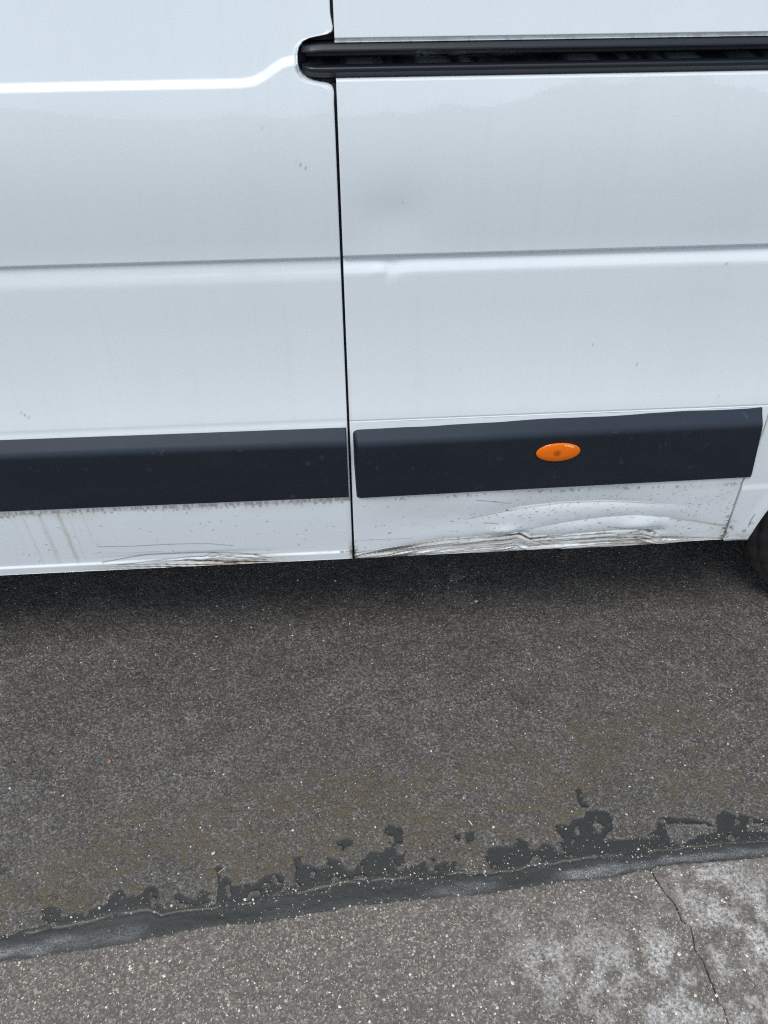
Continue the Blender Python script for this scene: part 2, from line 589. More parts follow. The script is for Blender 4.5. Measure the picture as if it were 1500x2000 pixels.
TAR = [
    [(80, 1775), (100, 1768), (115, 1770), (125, 1785), (150, 1782), (190, 1770), (210, 1755), (225, 1738), (240, 1735), (248, 1750), (262, 1745), (275, 1730), (300, 1727), (310, 1740), (308, 1760), (320, 1772), (290, 1778), (240, 1785), (200, 1800), (150, 1808), (115, 1812), (85, 1800)],
    [(340, 1748), (350, 1740), (362, 1750), (380, 1755), (395, 1735), (410, 1740), (412, 1762), (380, 1768), (350, 1765)],
    [(420, 1690), (432, 1688), (436, 1705), (450, 1712), (455, 1728), (470, 1725), (500, 1723), (520, 1706), (550, 1704), (557, 1730), (545, 1745), (500, 1752), (450, 1762), (422, 1765), (425, 1720)],
    [(570, 1672), (590, 1670), (600, 1685), (620, 1692), (640, 1690), (640, 1672), (665, 1678), (675, 1695), (690, 1700), (725, 1662), (750, 1660), (755, 1640), (750, 1618), (760, 1608), (785, 1615), (788, 1640), (795, 1660), (790, 1680), (810, 1690), (830, 1680), (850, 1670), (850, 1690), (870, 1680), (890, 1680), (890, 1700), (800, 1722), (740, 1730), (680, 1738), (620, 1742), (575, 1735), (580, 1700)],
    [(655, 1640), (680, 1635), (697, 1642), (680, 1655), (660, 1662)],
    [(885, 1630), (930, 1620), (925, 1640), (900, 1648)],
    [(950, 1655), (970, 1650), (1000, 1652), (1010, 1635), (1030, 1640), (1035, 1655), (1050, 1660), (1060, 1645), (1085, 1650), (1100, 1640), (1085, 1615), (1085, 1605), (1110, 1610), (1118, 1598), (1140, 1595), (1145, 1582), (1185, 1582), (1198, 1600), (1200, 1615), (1185, 1630), (1180, 1640), (1250, 1635), (1280, 1620), (1285, 1600), (1290, 1595), (1340, 1595), (1390, 1605), (1395, 1615), (1370, 1610), (1320, 1605), (1300, 1610), (1310, 1640), (1340, 1645), (1360, 1630), (1400, 1625), (1400, 1590), (1420, 1578), (1440, 1580), (1450, 1590), (1500, 1600), (1540, 1604), (1540, 1612), (1460, 1605), (1460, 1620), (1500, 1625), (1540, 1640), (1400, 1655), (1300, 1668), (1200, 1680), (1080, 1690), (960, 1700), (950, 1680)],
    [(1122, 1540), (1132, 1537), (1140, 1555), (1152, 1570), (1150, 1577), (1135, 1577), (1128, 1560)],
]
TAR = [[gpt(p) for p in q] for q in TAR]
MOSS = [((1020, 1590), .045, 1.3), ((1290, 1420), .09, .7), ((1100, 1470), .10, .7), ((300, 1620), .07, .9), ((270, 1710), .10, .8), ((560, 1690), .09, .7), ((60, 1740), .08, .8), ((700, 1560), .13, .7), ((1420, 1540), .10, .8), ((900, 1600), .12, .7), ((560, 1590), .08, .7), ((1060, 1560), .06, 1.0)]


def build_road():
    xs = axis(-0.82, 1.14, 0.0021, -40, 40)
    vs_ = axis(0.0, 0.88, 0.0021, 0.0, 6.0)
    X = np.repeat(xs[None, :], len(vs_), 0)
    ye = y_road(xs)
    # rows follow the wandering edge near it and straighten away from it
    V = vs_[:, None]
    straight = -0.50
    Y = np.where(V < 0.25, ye[None, :] + V * ((straight + 0.25) - ye[None, :]) / 0.25, straight + V)
    f1, cid = worley(X * 235 + vnoise(X * 60, Y * 60, 3) * 1.2, Y * 235 + vnoise(X * 60, Y * 60, 4) * 1.2, 2)
    f2, cid2 = worley(X * 125, Y * 125, 8)
    lump = fbm(X * 28, Y * 28, 21, 3)
    near = (np.abs(X - 0.1) < 1.3) & (Y < 0.6)
    Z = (0.0014 * (1 - f1) * (0.25 + cid) + 0.0009 * (0.7 - f2) * (cid2 > 0.45) + 0.0022 * (lump - 0.5)
         + 0.004 * (fbm(X * 4, Y * 4, 33, 3) - 0.5))
    sd = np.full(X.shape, 0.2)
    reg = (Y < -0.1) & (X > -0.8) & (X < 1.0)
    xr, yr = X[reg], Y[reg]
    wx = xr + 0.006 * (fbm(xr * 90, yr * 90, 50, 3) - 0.5)
    wy = yr + 0.006 * (fbm(xr * 90, yr * 90, 60, 3) - 0.5)
    s = np.full(xr.shape, 0.2)
    for q in TAR:
        d = poly_dist(wx, wy, q + [q[0]])
        d = np.where(inside(wx, wy, q), -d, d)
        s = np.minimum(s, d)
    # islands of surfacing left standing in the bare patches, and a ragged band by the edge
    isl = fbm(xr * 75, yr * 75, 70, 2)
    s = np.maximum(s, (isl - 0.70) * 0.06)
    edge_d = yr - y_road(xr)
    band = edge_d - 0.005 - 0.020 * (fbm(xr * 40, yr * 40, 81, 3) - 0.42)
    s = np.minimum(s, band)
    sd[reg] = s
    t = sstep(0.0015, -0.0015, sd)
    Z = Z * (1 - 0.80 * t) - 0.0022 * t
    drop = (Y - ye[None, :])
    moss = np.zeros(X.shape)
    for p, r, a in MOSS:
        cx, cy = gpt(p)
        moss += a * np.exp(-(((X - cx) / (r * 1.5)) ** 2 + ((Y - cy) / (r * 0.7)) ** 2))
    moss *= sstep(0.30, 0.62, fbm(X * 22, Y * 34, 91, 4)) * 1.3
    moss += 0.16 * sstep(0.5, 0.75, fbm(X * 9, Y * 14, 95, 4)) * sstep(0.1, -0.25, Y)
    Z = Z * (1 - 0.35 * np.clip(moss, 0, 1))
    cell = np.clip(0.15 + 0.55 * cid * sstep(0.75, 0.2, f1) + 0.35 * (fbm(X * 120, Y * 120, 99, 2) - 0.5) + 0.25 * (cid2 - .5) * (f2 < .35), 0, 1)
    cell = np.clip(cell + 0.30 * (fbm(X * 26, Y * 60, 131, 4) - 0.5) + 0.16 * (fbm(X * 5, Y * 7, 141, 3) - 0.5), 0, 1)
    # pale scuff under the sill
    cx, cy = gpt((890, 1135))
    cell = np.clip(cell + 0.55 * np.exp(-(((X - cx) / .05) ** 2 + ((Y - cy) / .05) ** 2)) * sstep(.4, .65, fbm(X * 60, Y * 60, 120, 3)), 0, 1)
    grid_obj("road", X, Y, Z, ROAD, None, 'structure', dict(tar=sd, moss=np.clip(moss * 1.3, 0, 1), cell=cell))


def build_seal():
    xs = axis(-0.84, 1.0, 0.002, -40, 40)
    n = 26
    X = np.repeat(xs[None, :], n, 0)
    t = np.linspace(0, 1, n)[:, None]
    ya, yb = y_road(xs)[None, :] + 0.006, y_pave(xs)[None, :] - 0.004
    # the lip hangs a little ragged over the road
    ya = ya + (0.010 * (fbm(xs * 26, xs * 0, 5, 4)[None, :] - 0.5) + .003) * (np.abs(xs[None, :]) < 1.2)
    Y = ya + (yb - ya) * t
    ht = -0.0012 + 0.0032 * sstep(0.0, 0.35, t) + (PZ - 0.0030) * sstep(0.3, 1.0, t)
    Z = ht + 0 * X + 0.0030 * (fbm(X * 14, Y * 40, 12, 3) - 0.5) * sstep(0.1, 0.3, t) * sstep(1.0, 0.8, t) + 0.0012 * (fbm(X * 140, Y * 140, 14, 3) - 0.5)
    film = np.zeros(X.shape)
    for px, w, a in ((40, .09, 1.0), (170, .05, .7), (0, .05, .8), (260, .03, .5), (890, .040, .55), (940, .03, .4), (1180, .05, 1.0), (1130, .03, .8), (1240, .04, .9), (1360, .09, .85), (1470, .08, .8), (560, .03, .2)):
        cx, _ = gpt((px, 1750))
        film += a * gauss(X, cx, w)
    film = 0.8 * np.clip(film, 0, 1) * sstep(0.38, 0.66, t + 0.25 * (fbm(X * 25, Y * 25, 18, 3) - .5)) * sstep(1.0, 0.80, t + .2 * (fbm(X * 30, Y * 30, 19, 3) - .5))
    dirt = gauss(t + .12 * (fbm(X * 30, X * 0, 29, 3) - .5), 0.15, 0.035) * sstep(0.35, 0.6, fbm(X * 30, Y * 8, 23, 4))
    dirt = np.clip(dirt, 0, 1) * np.ones(X.shape)
    grid_obj("kerb_seal", X, Y, Z, SEAL, None, 'structure', dict(film=film, dirt=dirt), flip=True)


CRACK = [gpt(p, PZ) for p in [(1255, 1672), (1272, 1700), (1284, 1722), (1300, 1745), (1318, 1765), (1330, 1795), (1350, 1812), (1356, 1838), (1358, 1855), (1374, 1878), (1384, 1905), (1398, 1940), (1404, 1958), (1415, 1968), (1422, 2000), (1436, 2040), (1470, 2120)]]


def build_pavement():
    ca = np.array(CRACK)
    o = np.argsort(ca[:, 1])
    ca = ca[o]
    xs = axis(-0.80, 0.92, 0.0024, -40, 40)
    c0 = 0.52
    # extra columns for the crack, which the grid follows
    xs = np.sort(np.concatenate([xs[np.abs(xs - c0) > 0.0045], c0 + np.array([-.0042, -.0028, -.0018, -.0011, -.0006, 0, .0006, .0011, .0018, .0028, .0042])]))
    vs_ = axis(0.0, 0.42, 0.0024, 0, 2.0)
    ye = y_pave(xs)
    X0 = np.repeat(xs[None, :], len(vs_), 0)
    Y = ye[None, :] - vs_[:, None]
    cx = np.interp(Y, ca[:, 1], ca[:, 0]) + 0.004 * (fbm(Y * 55, Y * 0, 41, 4) - 0.5)
    w = np.exp(-np.abs(X0 - c0) / 0.12) * (vs_[:, None] < 1.2)
    w = np.where(np.abs(X0 - c0) < 0.006, 1.0, w) * np.exp(-np.clip(vs_[:, None] - 0.45, 0, 9) * 3)
    dx = cx - c0
    w = np.exp(-np.clip(np.abs(X0 - c0) - 0.006, 0, 9) / 0.35) * np.exp(-np.clip(vs_[:, None] - 0.5, 0, 9) * 3)
    X = X0 + dx * w
    f1, cid = worley(X * 260, Y * 260, 3)
    f2, cid2 = worley(X * 130, Y * 130, 6)
    Z = PZ + 0.0010 * (0.6 - f1) * (cid > 0.3) + 0.0012 * (0.55 - f2) * (cid2 > 0.65) + 0.003 * (fbm(X * 6, Y * 6, 61, 3) - 0.5)
    cw = 0.0008 + 0.0012 * fbm(Y * 40, Y * 0 + 3, 45, 3)
    cr = sstep(1.0, 0.45, np.abs(X0 - c0) / cw) * (np.abs(X0 - c0) < 0.004) * (vs_[:, None] < 1.0)
    Z = Z - 0.006 * cr
    # crumbling shoulder of the crack
    Z = Z - 0.0012 * np.exp(-np.abs(X - X0 * 0 - cx) / 0.006) * fbm(X * 90, Y * 90, 47, 2) * (vs_[:, None] < 1.0)
    # ragged first rows
    edge = sstep(0.006, 0.0, vs_[:, None])
    Z = Z - 0.004 * edge
    Y = Y + 0.005 * (fbm(X * 120, X * 0, 71, 3) - 0.5) * sstep(0.012, 0.0, vs_[:, None])
    pale = np.zeros(X.shape)
    for p, rx, ry, a in (((1080, 1830), .08, .04, .30), ((1170, 1890), .11, .06, .55), ((1060, 1900), .08, .05, .28), ((1450, 1790), .10, .09, .95), ((1430, 1880), .10, .08, .9), ((1500, 1930), .10, .08, 1.0), ((1380, 1740), .06, .04, .8), ((1250, 1960), .10, .06, .6), ((1450, 2000), .12, .06, .8), ((1300, 1860), .05, .04, .4), ((960, 1780), .06, .03, .25)):
        qx, qy = gpt(p, PZ)
        pale += a * np.exp(-(((X - qx) / rx) ** 2 + ((Y - qy) / ry) ** 2))
    pale = np.clip(pale, 0, 1) * (0.06 + 0.94 * sstep(0.36, 0.62, fbm(X * 38, Y * 38, 83, 5))) * (1 - 0.7 * np.exp(-np.abs(X - cx) / 0.012))
    grid_obj("pavement", X, Y, Z, PAVE, None, 'structure', dict(pale=pale, crack=cr), flip=True)


build_road()
build_seal()
build_pavement()

# wide ground; unseen skyline ring added to shape paint reflections and block low sky
gx = np.array([-900, -200, -60, -20, 0, 20, 60, 200, 900.])
GX, GY = np.meshgrid(gx, gx)
grid_obj("ground", GX, GY, np.full(GX.shape, -0.03), FIELD, None, 'structure')
ang = np.linspace(0, 2 * math.pi, 721)
rr = np.linspace(0, 1, 14)
AG, RG = np.meshgrid(ang, rr)
hh = 6 + 21 * sstep(.30, .68, fbm(np.cos(AG) * 6 + 9, np.sin(AG) * 6 + 9, 5, 5)) + 4 * fbm(np.cos(AG) * 40, np.sin(AG) * 40, 6, 3)
rad = 110 + 160 * RG
HZ = hh * np.sin(RG * math.pi) + 1.6 * RG * (fbm(AG * 60, RG * 30, 7, 3)) - 0.05
HZ = np.where((RG < 0.01) | (RG > 0.99), -0.05, HZ)
grid_obj("skyline_ring", rad * np.cos(AG), rad * np.sin(AG), HZ, SKYLINE, None, 'structure', flip=True)

# ------------------------------------------------------------------ the van
van = bpy.data.objects.new("van", None)
van.location = (0.0, 1.0, 0.0)
COL.objects.link(van)
tag(van, "white van with black side mouldings, a door track and a dented sill", "van")

# outer skin: inset y as a function of height, from slopes
SK = [(0.30, .05), (0.335, .03), (0.40, -.012), (0.49, .01), (0.60, .05), (0.65, .20), (0.68, .23), (0.75, .13), (0.85, .05), (0.90, .06), (0.955, -.03), (1.00, -.01), (1.05, .06), (1.10, .155), (1.14, .212), (1.20, .205), (1.25, .19), (1.6, .16), (2.0, .19), (2.3, .30)]
_z = np.linspace(0.30, 2.3, 4001)
_s = np.interp(_z, [a for a, b in SK], [b for a, b in SK])
_y = np.concatenate([[0], np.cumsum((_s[1:] + _s[:-1]) / 2 * np.diff(_z))])
_y -= np.interp(0.66, _z, _y)


def skin(z):
    return np.interp(z, _z, _y)


def spt(p, off=0.0):
    """point of the photograph's outline measured on the curved van side -> (x, z)"""
    y = 0.0
    for _ in range(12):
        x, z = vpt(p, y)
        y = float(skin(z)) + off
    return x, z


def zs_at(py, px=900, off=0.0):
    return spt((px, py), off)[1]


ZC = 0.5 * (zs_at(494, 1000) + zs_at(513, 400))          # the crease along the side


def crease(X, Z, zc, roll, step=0.0042, w=0.0045):
    """inward step under the upper panel (faces down), then the lower panel swells out again"""
    d = Z - zc
    y = step * sstep(w, -w, d)                                  # moves inwards going down
    y = y - (step + 0.0) * sstep(-w, -roll, d)                  # and back out: faces up
    return y


def dent_line(X, Z, pts, depth, w_up, w_dn, x0, x1, fade):
    """dent: surface falls in towards the line from above and comes back out below it"""
    px = np.array([p[0] for p in pts])
    pz = np.array([p[1] for p in pts])
    o = np.argsort(px)
    zc = np.interp(X, px[o], pz[o])
    d = Z - zc
    f = sstep(x0 - fade, x0 + fade, X) * sstep(x1 + fade, x1 - fade, X)
    prof = np.where(d > 0, np.exp(-np.abs(d / w_up) ** 1.05), np.exp(-np.abs(d / w_dn) ** 1.05))
    return depth * f * prof


def panel(name, xs, zs, yfun, dirtfun, parent, left=None, right=None, top_hem=False, bot_hem=True, mat=None, bottom=None):
    """painted panel: grid between left(z) and right(z), edges rounded over and turned inwards"""
    zs = np.asarray(zs)
    n, m = len(zs), len(xs)
    t = np.asarray(xs)
    X = np.repeat(t[None, :], n, 0).copy()
    if right is not None:
        rx = right(zs)
        base = t[-1]
        wgt = np.clip((t - (base - 0.16)) / 0.16, 0, 1)
        X = X + (rx - base)[:, None] * wgt[None, :]
    if left is not None:
        lx = left(zs)
        base = t[0]
        wgt = np.clip(((base + 0.16) - t) / 0.16, 0, 1)
        X = X + (lx - base)[:, None] * wgt[None, :]
    Z = np.repeat(zs[:, None], m, 1).copy()
    if bottom is not None:
        u = np.clip(1 - (Z - zs[0]) / .28, 0, 1)
        Z = Z + (bottom(X) - zs[0]) * u
    Y = yfun(X, Z)
    # close the edges: pull the outermost ring in and add a return flange
    rings = [(0.0016, 0.0), (0.0005, 0.0004), (0.0, 0.0014), (0.0, 0.022)]

    def flange(bx, bz, nx, nz, by):
        return [(bx - nx * a, by + dy, bz - nz * a) for a, dy in rings]
    Xp, Yp, Zp = X, Y, Z

    def addcol(side):
        nonlocal Xp, Yp, Zp
        bx = X[:, -1] if side > 0 else X[:, 0]
        tx = np.gradient(bx)
        tz = np.gradient(zs)
        L_ = np.hypot(tx, tz)
        nx, nz = (tz / L_) * side, (-tx / L_) * side
        by = Y[:, -1] if side > 0 else Y[:, 0]
        cols = []
        for a, dy in rings:
            cols.append((bx - nx * a, by + dy, zs - nz * a))
        cx = np.stack([c[0] for c in cols], 1)
        cy = np.stack([c[1] for c in cols], 1)
        cz = np.stack([c[2] for c in cols], 1)
        if side > 0:
            Xp = np.concatenate([Xp[:, :-1], cx], 1)
            Yp = np.concatenate([Yp[:, :-1], cy], 1)
            Zp = np.concatenate([Zp[:, :-1], cz], 1)
        else:
            Xp = np.concatenate([cx[:, ::-1], Xp[:, 1:]], 1)
            Yp = np.concatenate([cy[:, ::-1], Yp[:, 1:]], 1)
            Zp = np.concatenate([cz[:, ::-1], Zp[:, 1:]], 1)
    if right is not None:
        addcol(1)
    if left is not None:
        addcol(-1)
    for edge, sgn in ((0, -1), (-1, 1)):
        if (edge == 0 and not bot_hem) or (edge == -1 and not top_hem):
            continue
        rows = [(Xp[edge], Yp[edge] + dy, Zp[edge] - sgn * a) for a, dy in rings]
        rx_ = np.stack([r[0] for r in rows])
        ry_ = np.stack([r[1] for r in rows])
        rz_ = np.stack([r[2] for r in rows])
        if edge == 0:
            Xp = np.concatenate([rx_[::-1], Xp[1:]])
            Yp = np.concatenate([ry_[::-1], Yp[1:]])
            Zp = np.concatenate([rz_[::-1], Zp[1:]])
        else:
            Xp = np.concatenate([Xp[:-1], rx_])
            Yp = np.concatenate([Yp[:-1], ry_])
            Zp = np.concatenate([Zp[:-1], rz_])
    dirt, grime = dirtfun(Xp, Zp)
    return grid_obj(name, Xp, Yp, Zp, mat or PAINT, parent, None, dict(dirt=np.clip(dirt, 0, 1), grime=np.clip(grime, 0, 1)))


def specks(X, Z, n, x0, x1, z0, z1, lmin, lmax, seed, tilt=0.5, w=0.0006, amp=0.9):
    """short dashes of thrown tar and stone pecks"""
    r = np.random.default_rng(seed)
    out = np.zeros(X.shape)
    xs_, zs_ = X[X.shape[0] // 2], Z[:, Z.shape[1] // 2]
    for k in range(n):
        cx, cz = r.uniform(x0, x1), r.uniform(z0, z1)
        l = r.uniform(lmin, lmax) * 0.5
        a = r.normal(0, tilt)
        ci = np.searchsorted(xs_, [cx - l - .004, cx + l + .004])
        zi = np.searchsorted(zs_, [cz - l - .004, cz + l + .004])
        s = (slice(zi[0], zi[1]), slice(ci[0], ci[1]))
        xx, zz = X[s] - cx, Z[s] - cz
        u_, v_ = xx * math.cos(a) + zz * math.sin(a), -xx * math.sin(a) + zz * math.cos(a)
        d = np.hypot(np.clip(np.abs(u_) - l, 0, 9), v_)
        out[s] = np.maximum(out[s], amp * r.uniform(.35, 1) * np.exp(-(d / (w * r.uniform(.7, 1.5))) ** 2))
    return out


def stroke(X, Z, pts, w, amp):
    P = [spt(p) for p in pts]
    d = poly_dist(X, Z, P)
    return amp * np.exp(-(d / w) ** 2)


# ---- sliding door
SEAM_X = 0.0064
PX0 = 0.0101


NOTCH = [spt(p) for p in [(653, 200), (652.5, 182), (651, 176), (648, 171), (640, 167.5), (615, 163), (603, 159.5), (592, 152), (585, 141), (581.5, 127), (581, 108), (584, 95), (592, 84), (605, 77.5), (620, 74), (638, 70.5), (646, 67), (649.5, 62), (650, 55), (650, 30)]]
NOTCH[0] = (SEAM_X, NOTCH[0][1])
NOTCH[-1] = (SEAM_X, NOTCH[-1][1])


def door_right(z):
    """door edge with the rounded cut-out that the track runs into"""
    P = [(0.30, SEAM_X), (1.05, SEAM_X)] + [(q[1], q[0]) for q in NOTCH] + [(2.3, SEAM_X)]
    return np.interp(z, [p[0] for p in P], [p[1] for p in P])


RIDGE = [spt(p) for p in [(-900, 196), (0, 174), (200, 169.5), (400, 165.5), (470, 164), (495, 160), (515, 150), (535, 135), (552, 124), (570, 119), (600, 117)]]


def door_y(X, Z):
    y = skin(Z)
    y = y + crease(X, Z, ZC - 0.0005, 0.034, 0.0044, 0.0036)
    # ledge: the panel above it sits deeper
    zr = np.interp(X, [p[0] for p in RIDGE], [p[1] for p in RIDGE])
    d = Z - zr
    slope = np.gradient(np.interp(np.linspace(-1.3, .05, 600), [p[0] for p in RIDGE], [p[1] for p in RIDGE]), np.linspace(-1.3, .05, 600))
    cs = 1 / np.sqrt(1 + np.interp(X, np.linspace(-1.3, .05, 600), slope) ** 2)
    dn = d * cs
    y = y + 0.0062 * sstep(-0.0052, 0.0052, dn)
    # line at the top of the moulding
    y = y + 0.0012 * gauss(Z, 0.6595, 0.0016)
    # folded lower edge of the door
    zs_ = 0.3645
    y = y - 0.0032 * sstep(zs_ + 0.0035, zs_ - 0.0010, Z)
    # knocked-in stretch of the fold
    sc = gauss(X, -0.265, 0.095)
    y = y + 0.004 * sc * gauss(Z, 0.3605, 0.008) * (0.3 + 1.4 * fbm(X * 40, Z * 200, 7, 3))
    y = y - 0.005 * gauss(X, -.225, .015) * gauss(Z, 0.354, .006)
    y = y + 0.0016 * gauss(Z, .3765, .006) * gauss(X, -.29, .13)
    # gentle oil-canning of the sheet
    y = y + 0.0010 * (fbm(X * 3.2, Z * 3.2, 55, 2) - 0.5)
    y = y + 0.0022 * sstep(-.045, 0.0, X) * gauss(Z, 1.17, .055) * -0.5
    return y


def door_dirt_shade(X, Z):
    d = np.zeros(X.shape)
    g = np.zeros(X.shape)
    zb = 0.4962 + 0.0 * X                                       # under the moulding
    n = fbm(X * 260, Z * 90, 5, 5)
    d += 0.50 * sstep(zb - 0.0026, zb + 0.0016, Z) * (Z < zb + 0.004) * sstep(.34, .56, n)
    d += 0.5 * gauss(Z, zb - .004, .004) * sstep(.60, .72, fbm(X * 300, Z * 120, 6, 2))
    g += 0.45 * gauss(Z, 0.4955, 0.0035) + 0.25 * gauss(Z, 0.492, 0.012) * sstep(.3, .7, fbm(X * 20, Z * 20, 8, 3))
    for px, wd, a, zlo in ((62, .0018, .45, .37), (95, .0038, .55, 0.367), (133, .0042, .75, 0.367), (150, .0015, .30, .37), (178, .002, .25, .40), (40, .0015, .25, .40)):
        cx, _ = spt((px, 1050))
        cx = cx + 0.0025 * (fbm(Z * 60, Z * 0, int(px), 3) - .5)
        g += a * gauss(X, cx, wd) * sstep(0.496, 0.482, Z) * sstep(zlo - .01, zlo + .02, Z) * (0.355 + 1.0 * fbm(X * 200, Z * 60, 9, 3))
    # scuffs along the folded edge
    lo = gauss(X, -.31, .11) + .9 * gauss(X, -.19, .07) + .04
    st = fbm(X * 12 + 2 * np.sin(Z * 90), Z * 620 + X * 45, 15, 4)
    d += 0.95 * lo * (sstep(0.3655, 0.3605, Z) + .7 * sstep(0.373, 0.366, Z) * (Z > 0.365) * gauss(X, -.245, .085)) * sstep(.40, .60, st)
    g += 0.75 * lo * sstep(0.373, 0.359, Z) * sstep(0.355, .6, fbm(X * 16, Z * 260, 16, 3))
    d += stroke(X, Z, [(190, 1068), (260, 1067), (310, 1064), (370, 1062), (410, 1062), (455, 1066)], .0008, .75)
    d += stroke(X, Z, [(180, 1081), (240, 1080), (320, 1077)], .0006, 0.355)
    d += stroke(X, Z, [(200, 1098), (290, 1083), (350, 1081), (400, 1080), (470, 1081), (520, 1086)], .0011, .75)
    d += .9 * gauss(X, -.225, .016) * gauss(Z, 0.3565, .0035) * sstep(.4, .6, fbm(X * 90, Z * 400, 17, 3))  # dark shade of the crumple painted in, broken up by noise
    d += stroke(X, Z, [(230, 1101), (330, 1092), (400, 1087), (415, 1080), (440, 1086), (520, 1091)], .0010, .65)
    d += specks(X, Z, 60, -.62, 0.0, 0.368, .492, .001, .005, 3)
    d += specks(X, Z, 14, -.50, 0.0, .66, 1.2, .0006, .0015, 33, w=.0005, amp=.6)
    d += stroke(X, Z, [(577, 317), (590, 324), (599, 330)], .0006, .6)
    d += stroke(X, Z, [(40, 805), (52, 813), (61, 818)], .0006, .7)
    # grime in the shut line near the bottom
    d += 0.9 * sstep(SEAM_X - .006, SEAM_X - .001, X) * sstep(.405, 0.356, Z) * sstep(0.355, .6, fbm(X * 300, Z * 150, 19, 3))
    d += 0.8 * gauss(Z, 0.3655, .0016) * sstep(-.07, -.01, X) * sstep(.48, .6, fbm(X * 140, Z * 200, 20, 2))
    g += 0.355 * sstep(SEAM_X - .006, SEAM_X, X) * (Z < .66)
    g += 0.12 * sstep(.48, .34, Z) * fbm(X * 10, Z * 10, 24, 3) + 0.03
    return d, g


zs_door = np.unique(np.concatenate([np.arange(0.3465, .50, .00135), np.arange(.50, .66, .006), np.arange(.66, .909, .004), np.arange(.912, .957, .0009), np.arange(.957, 1.135, .004),
                                    np.arange(1.135, 1.2249, .0009), np.arange(1.227, 1.3, .004), np.arange(1.3, 2.2, .03)]))
zs_door = zs_door[np.concatenate([[True], np.diff(zs_door) > .0004])]
xs_door = np.concatenate([np.arange(-1.27, -.70, .02), np.arange(-.70, -.0025, .0017), [SEAM_X - .0020, SEAM_X]])
panel("sliding_door", xs_door, zs_door, door_y, door_dirt_shade, van, left=lambda z: np.full(z.shape, -1.27), right=door_right, top_hem=True)

# ---- side panel right of the seam, above and below the track
XEND = 2.55


def side_y(X, Z):
    y = skin(Z)
    y = y + crease(X, Z, ZC, 0.026, 0.0068, 0.0040)
    # dented place beside the seam, on and above the crease
    y = y + 0.0030 * gauss(X, .08, .05) * gauss(Z, ZC + .055, .04)
    y = y + 0.0022 * gauss(X, .075, .022) * gauss(Z, ZC - .016, .009) - 0.0020 * gauss(X, .062, .012) * gauss(Z, ZC - .019, .006)
    y = y + 0.0010 * sstep(.0, .004, X - .068) * gauss(X, .075, .015) * gauss(Z, ZC - .024, .009)
    # fold-in under the upper half, lip over the track
    y = y + 0.0012 * gauss(Z, 0.6592, 0.0016)
    y = y + 0.0010 * (fbm(X * 3.2 + 5, Z * 3.2, 56, 2) - 0.5)
    return y


ZUP = zs_at(80, 1000)           # lower edge of the panel above the track
ZLIP = zs_at(72, 1000)
ZLOW = zs_at(150.5, 1000)       # upper edge of the panel below it


def upper_y(X, Z):
    y = side_y(X, Z)
    d = Z - ZLIP
    y = y + 0.0052 * sstep(.0020, -.0022, d)          # turns in over the track
    y = y - 0.0040 * sstep(-.0022, -.0052, d)         # thin lip comes out again
    return y


def clean_dirt(X, Z):
    d = specks(X, Z, 16, .02, .62, .67, .93, .0006, .0016, 43, w=.0005, amp=.6)
    d += specks(X, Z, 7, .02, .62, .95, 1.15, .0006, .0014, 44, w=.0005, amp=.6)
    g = 0.03 + 0.10 * sstep(.68, .665, Z) * fbm(X * 30, Z * 60, 3, 3)
    g += 0.35 * sstep(PX0 + .006, PX0, X) * (Z < .75)
    return d, g


def upper_dirt(X, Z):
    g = 0.05 + 0.5 * gauss(Z, ZLIP - .002, .0025) * fbm(X * 60, Z * 100, 4, 3)
    n = fbm(X * 150, Z * 30, 14, 4)
    d = 0.6 * sstep(ZUP + .0020, ZUP + .0004, Z) * sstep(.58, .68, n + .10 * sstep(.25, .5, X))
    return d, g


xs_side = np.concatenate([[PX0, PX0 + .0028], np.arange(PX0 + .006, .74, .0022), np.arange(.745, XEND, .012), [XEND]])
zs_low = np.unique(np.concatenate([np.arange(.6575, .675, .0009), np.arange(.675, .905, .004), np.arange(.908, .957, .0009), np.arange(.957, ZLOW - .016, .004), np.arange(ZLOW - .014, ZLOW - .0005, .0012), [ZLOW]]))
zs_up = np.unique(np.concatenate([np.arange(ZUP, ZUP + .015, .0006), np.arange(ZUP + .018, 1.3, .004), np.arange(1.3, 2.2, .03)]))
fl = lambda z: np.full(z.shape, PX0)
fr = lambda z: np.full(z.shape, XEND)
WX, WZ, WR, AR = 1.170, 0.340, 0.340, 0.3975      # rear wheel and its arch


def arch_top(x):
    return np.maximum(.6575, WZ + np.sqrt(np.clip(AR ** 2 - (x - WX) ** 2, 0, 9)) + .0005)


panel("side_panel", xs_side, zs_low, side_y, clean_dirt, van, left=fl, right=fr, top_hem=True, bot_hem=False, bottom=arch_top)
panel("upper_side_panel", xs_side, zs_up, upper_y, upper_dirt, van, left=fl, right=fr, top_hem=True)

# ---- rocker panel below the moulding, crumpled
RSX = 0.7235


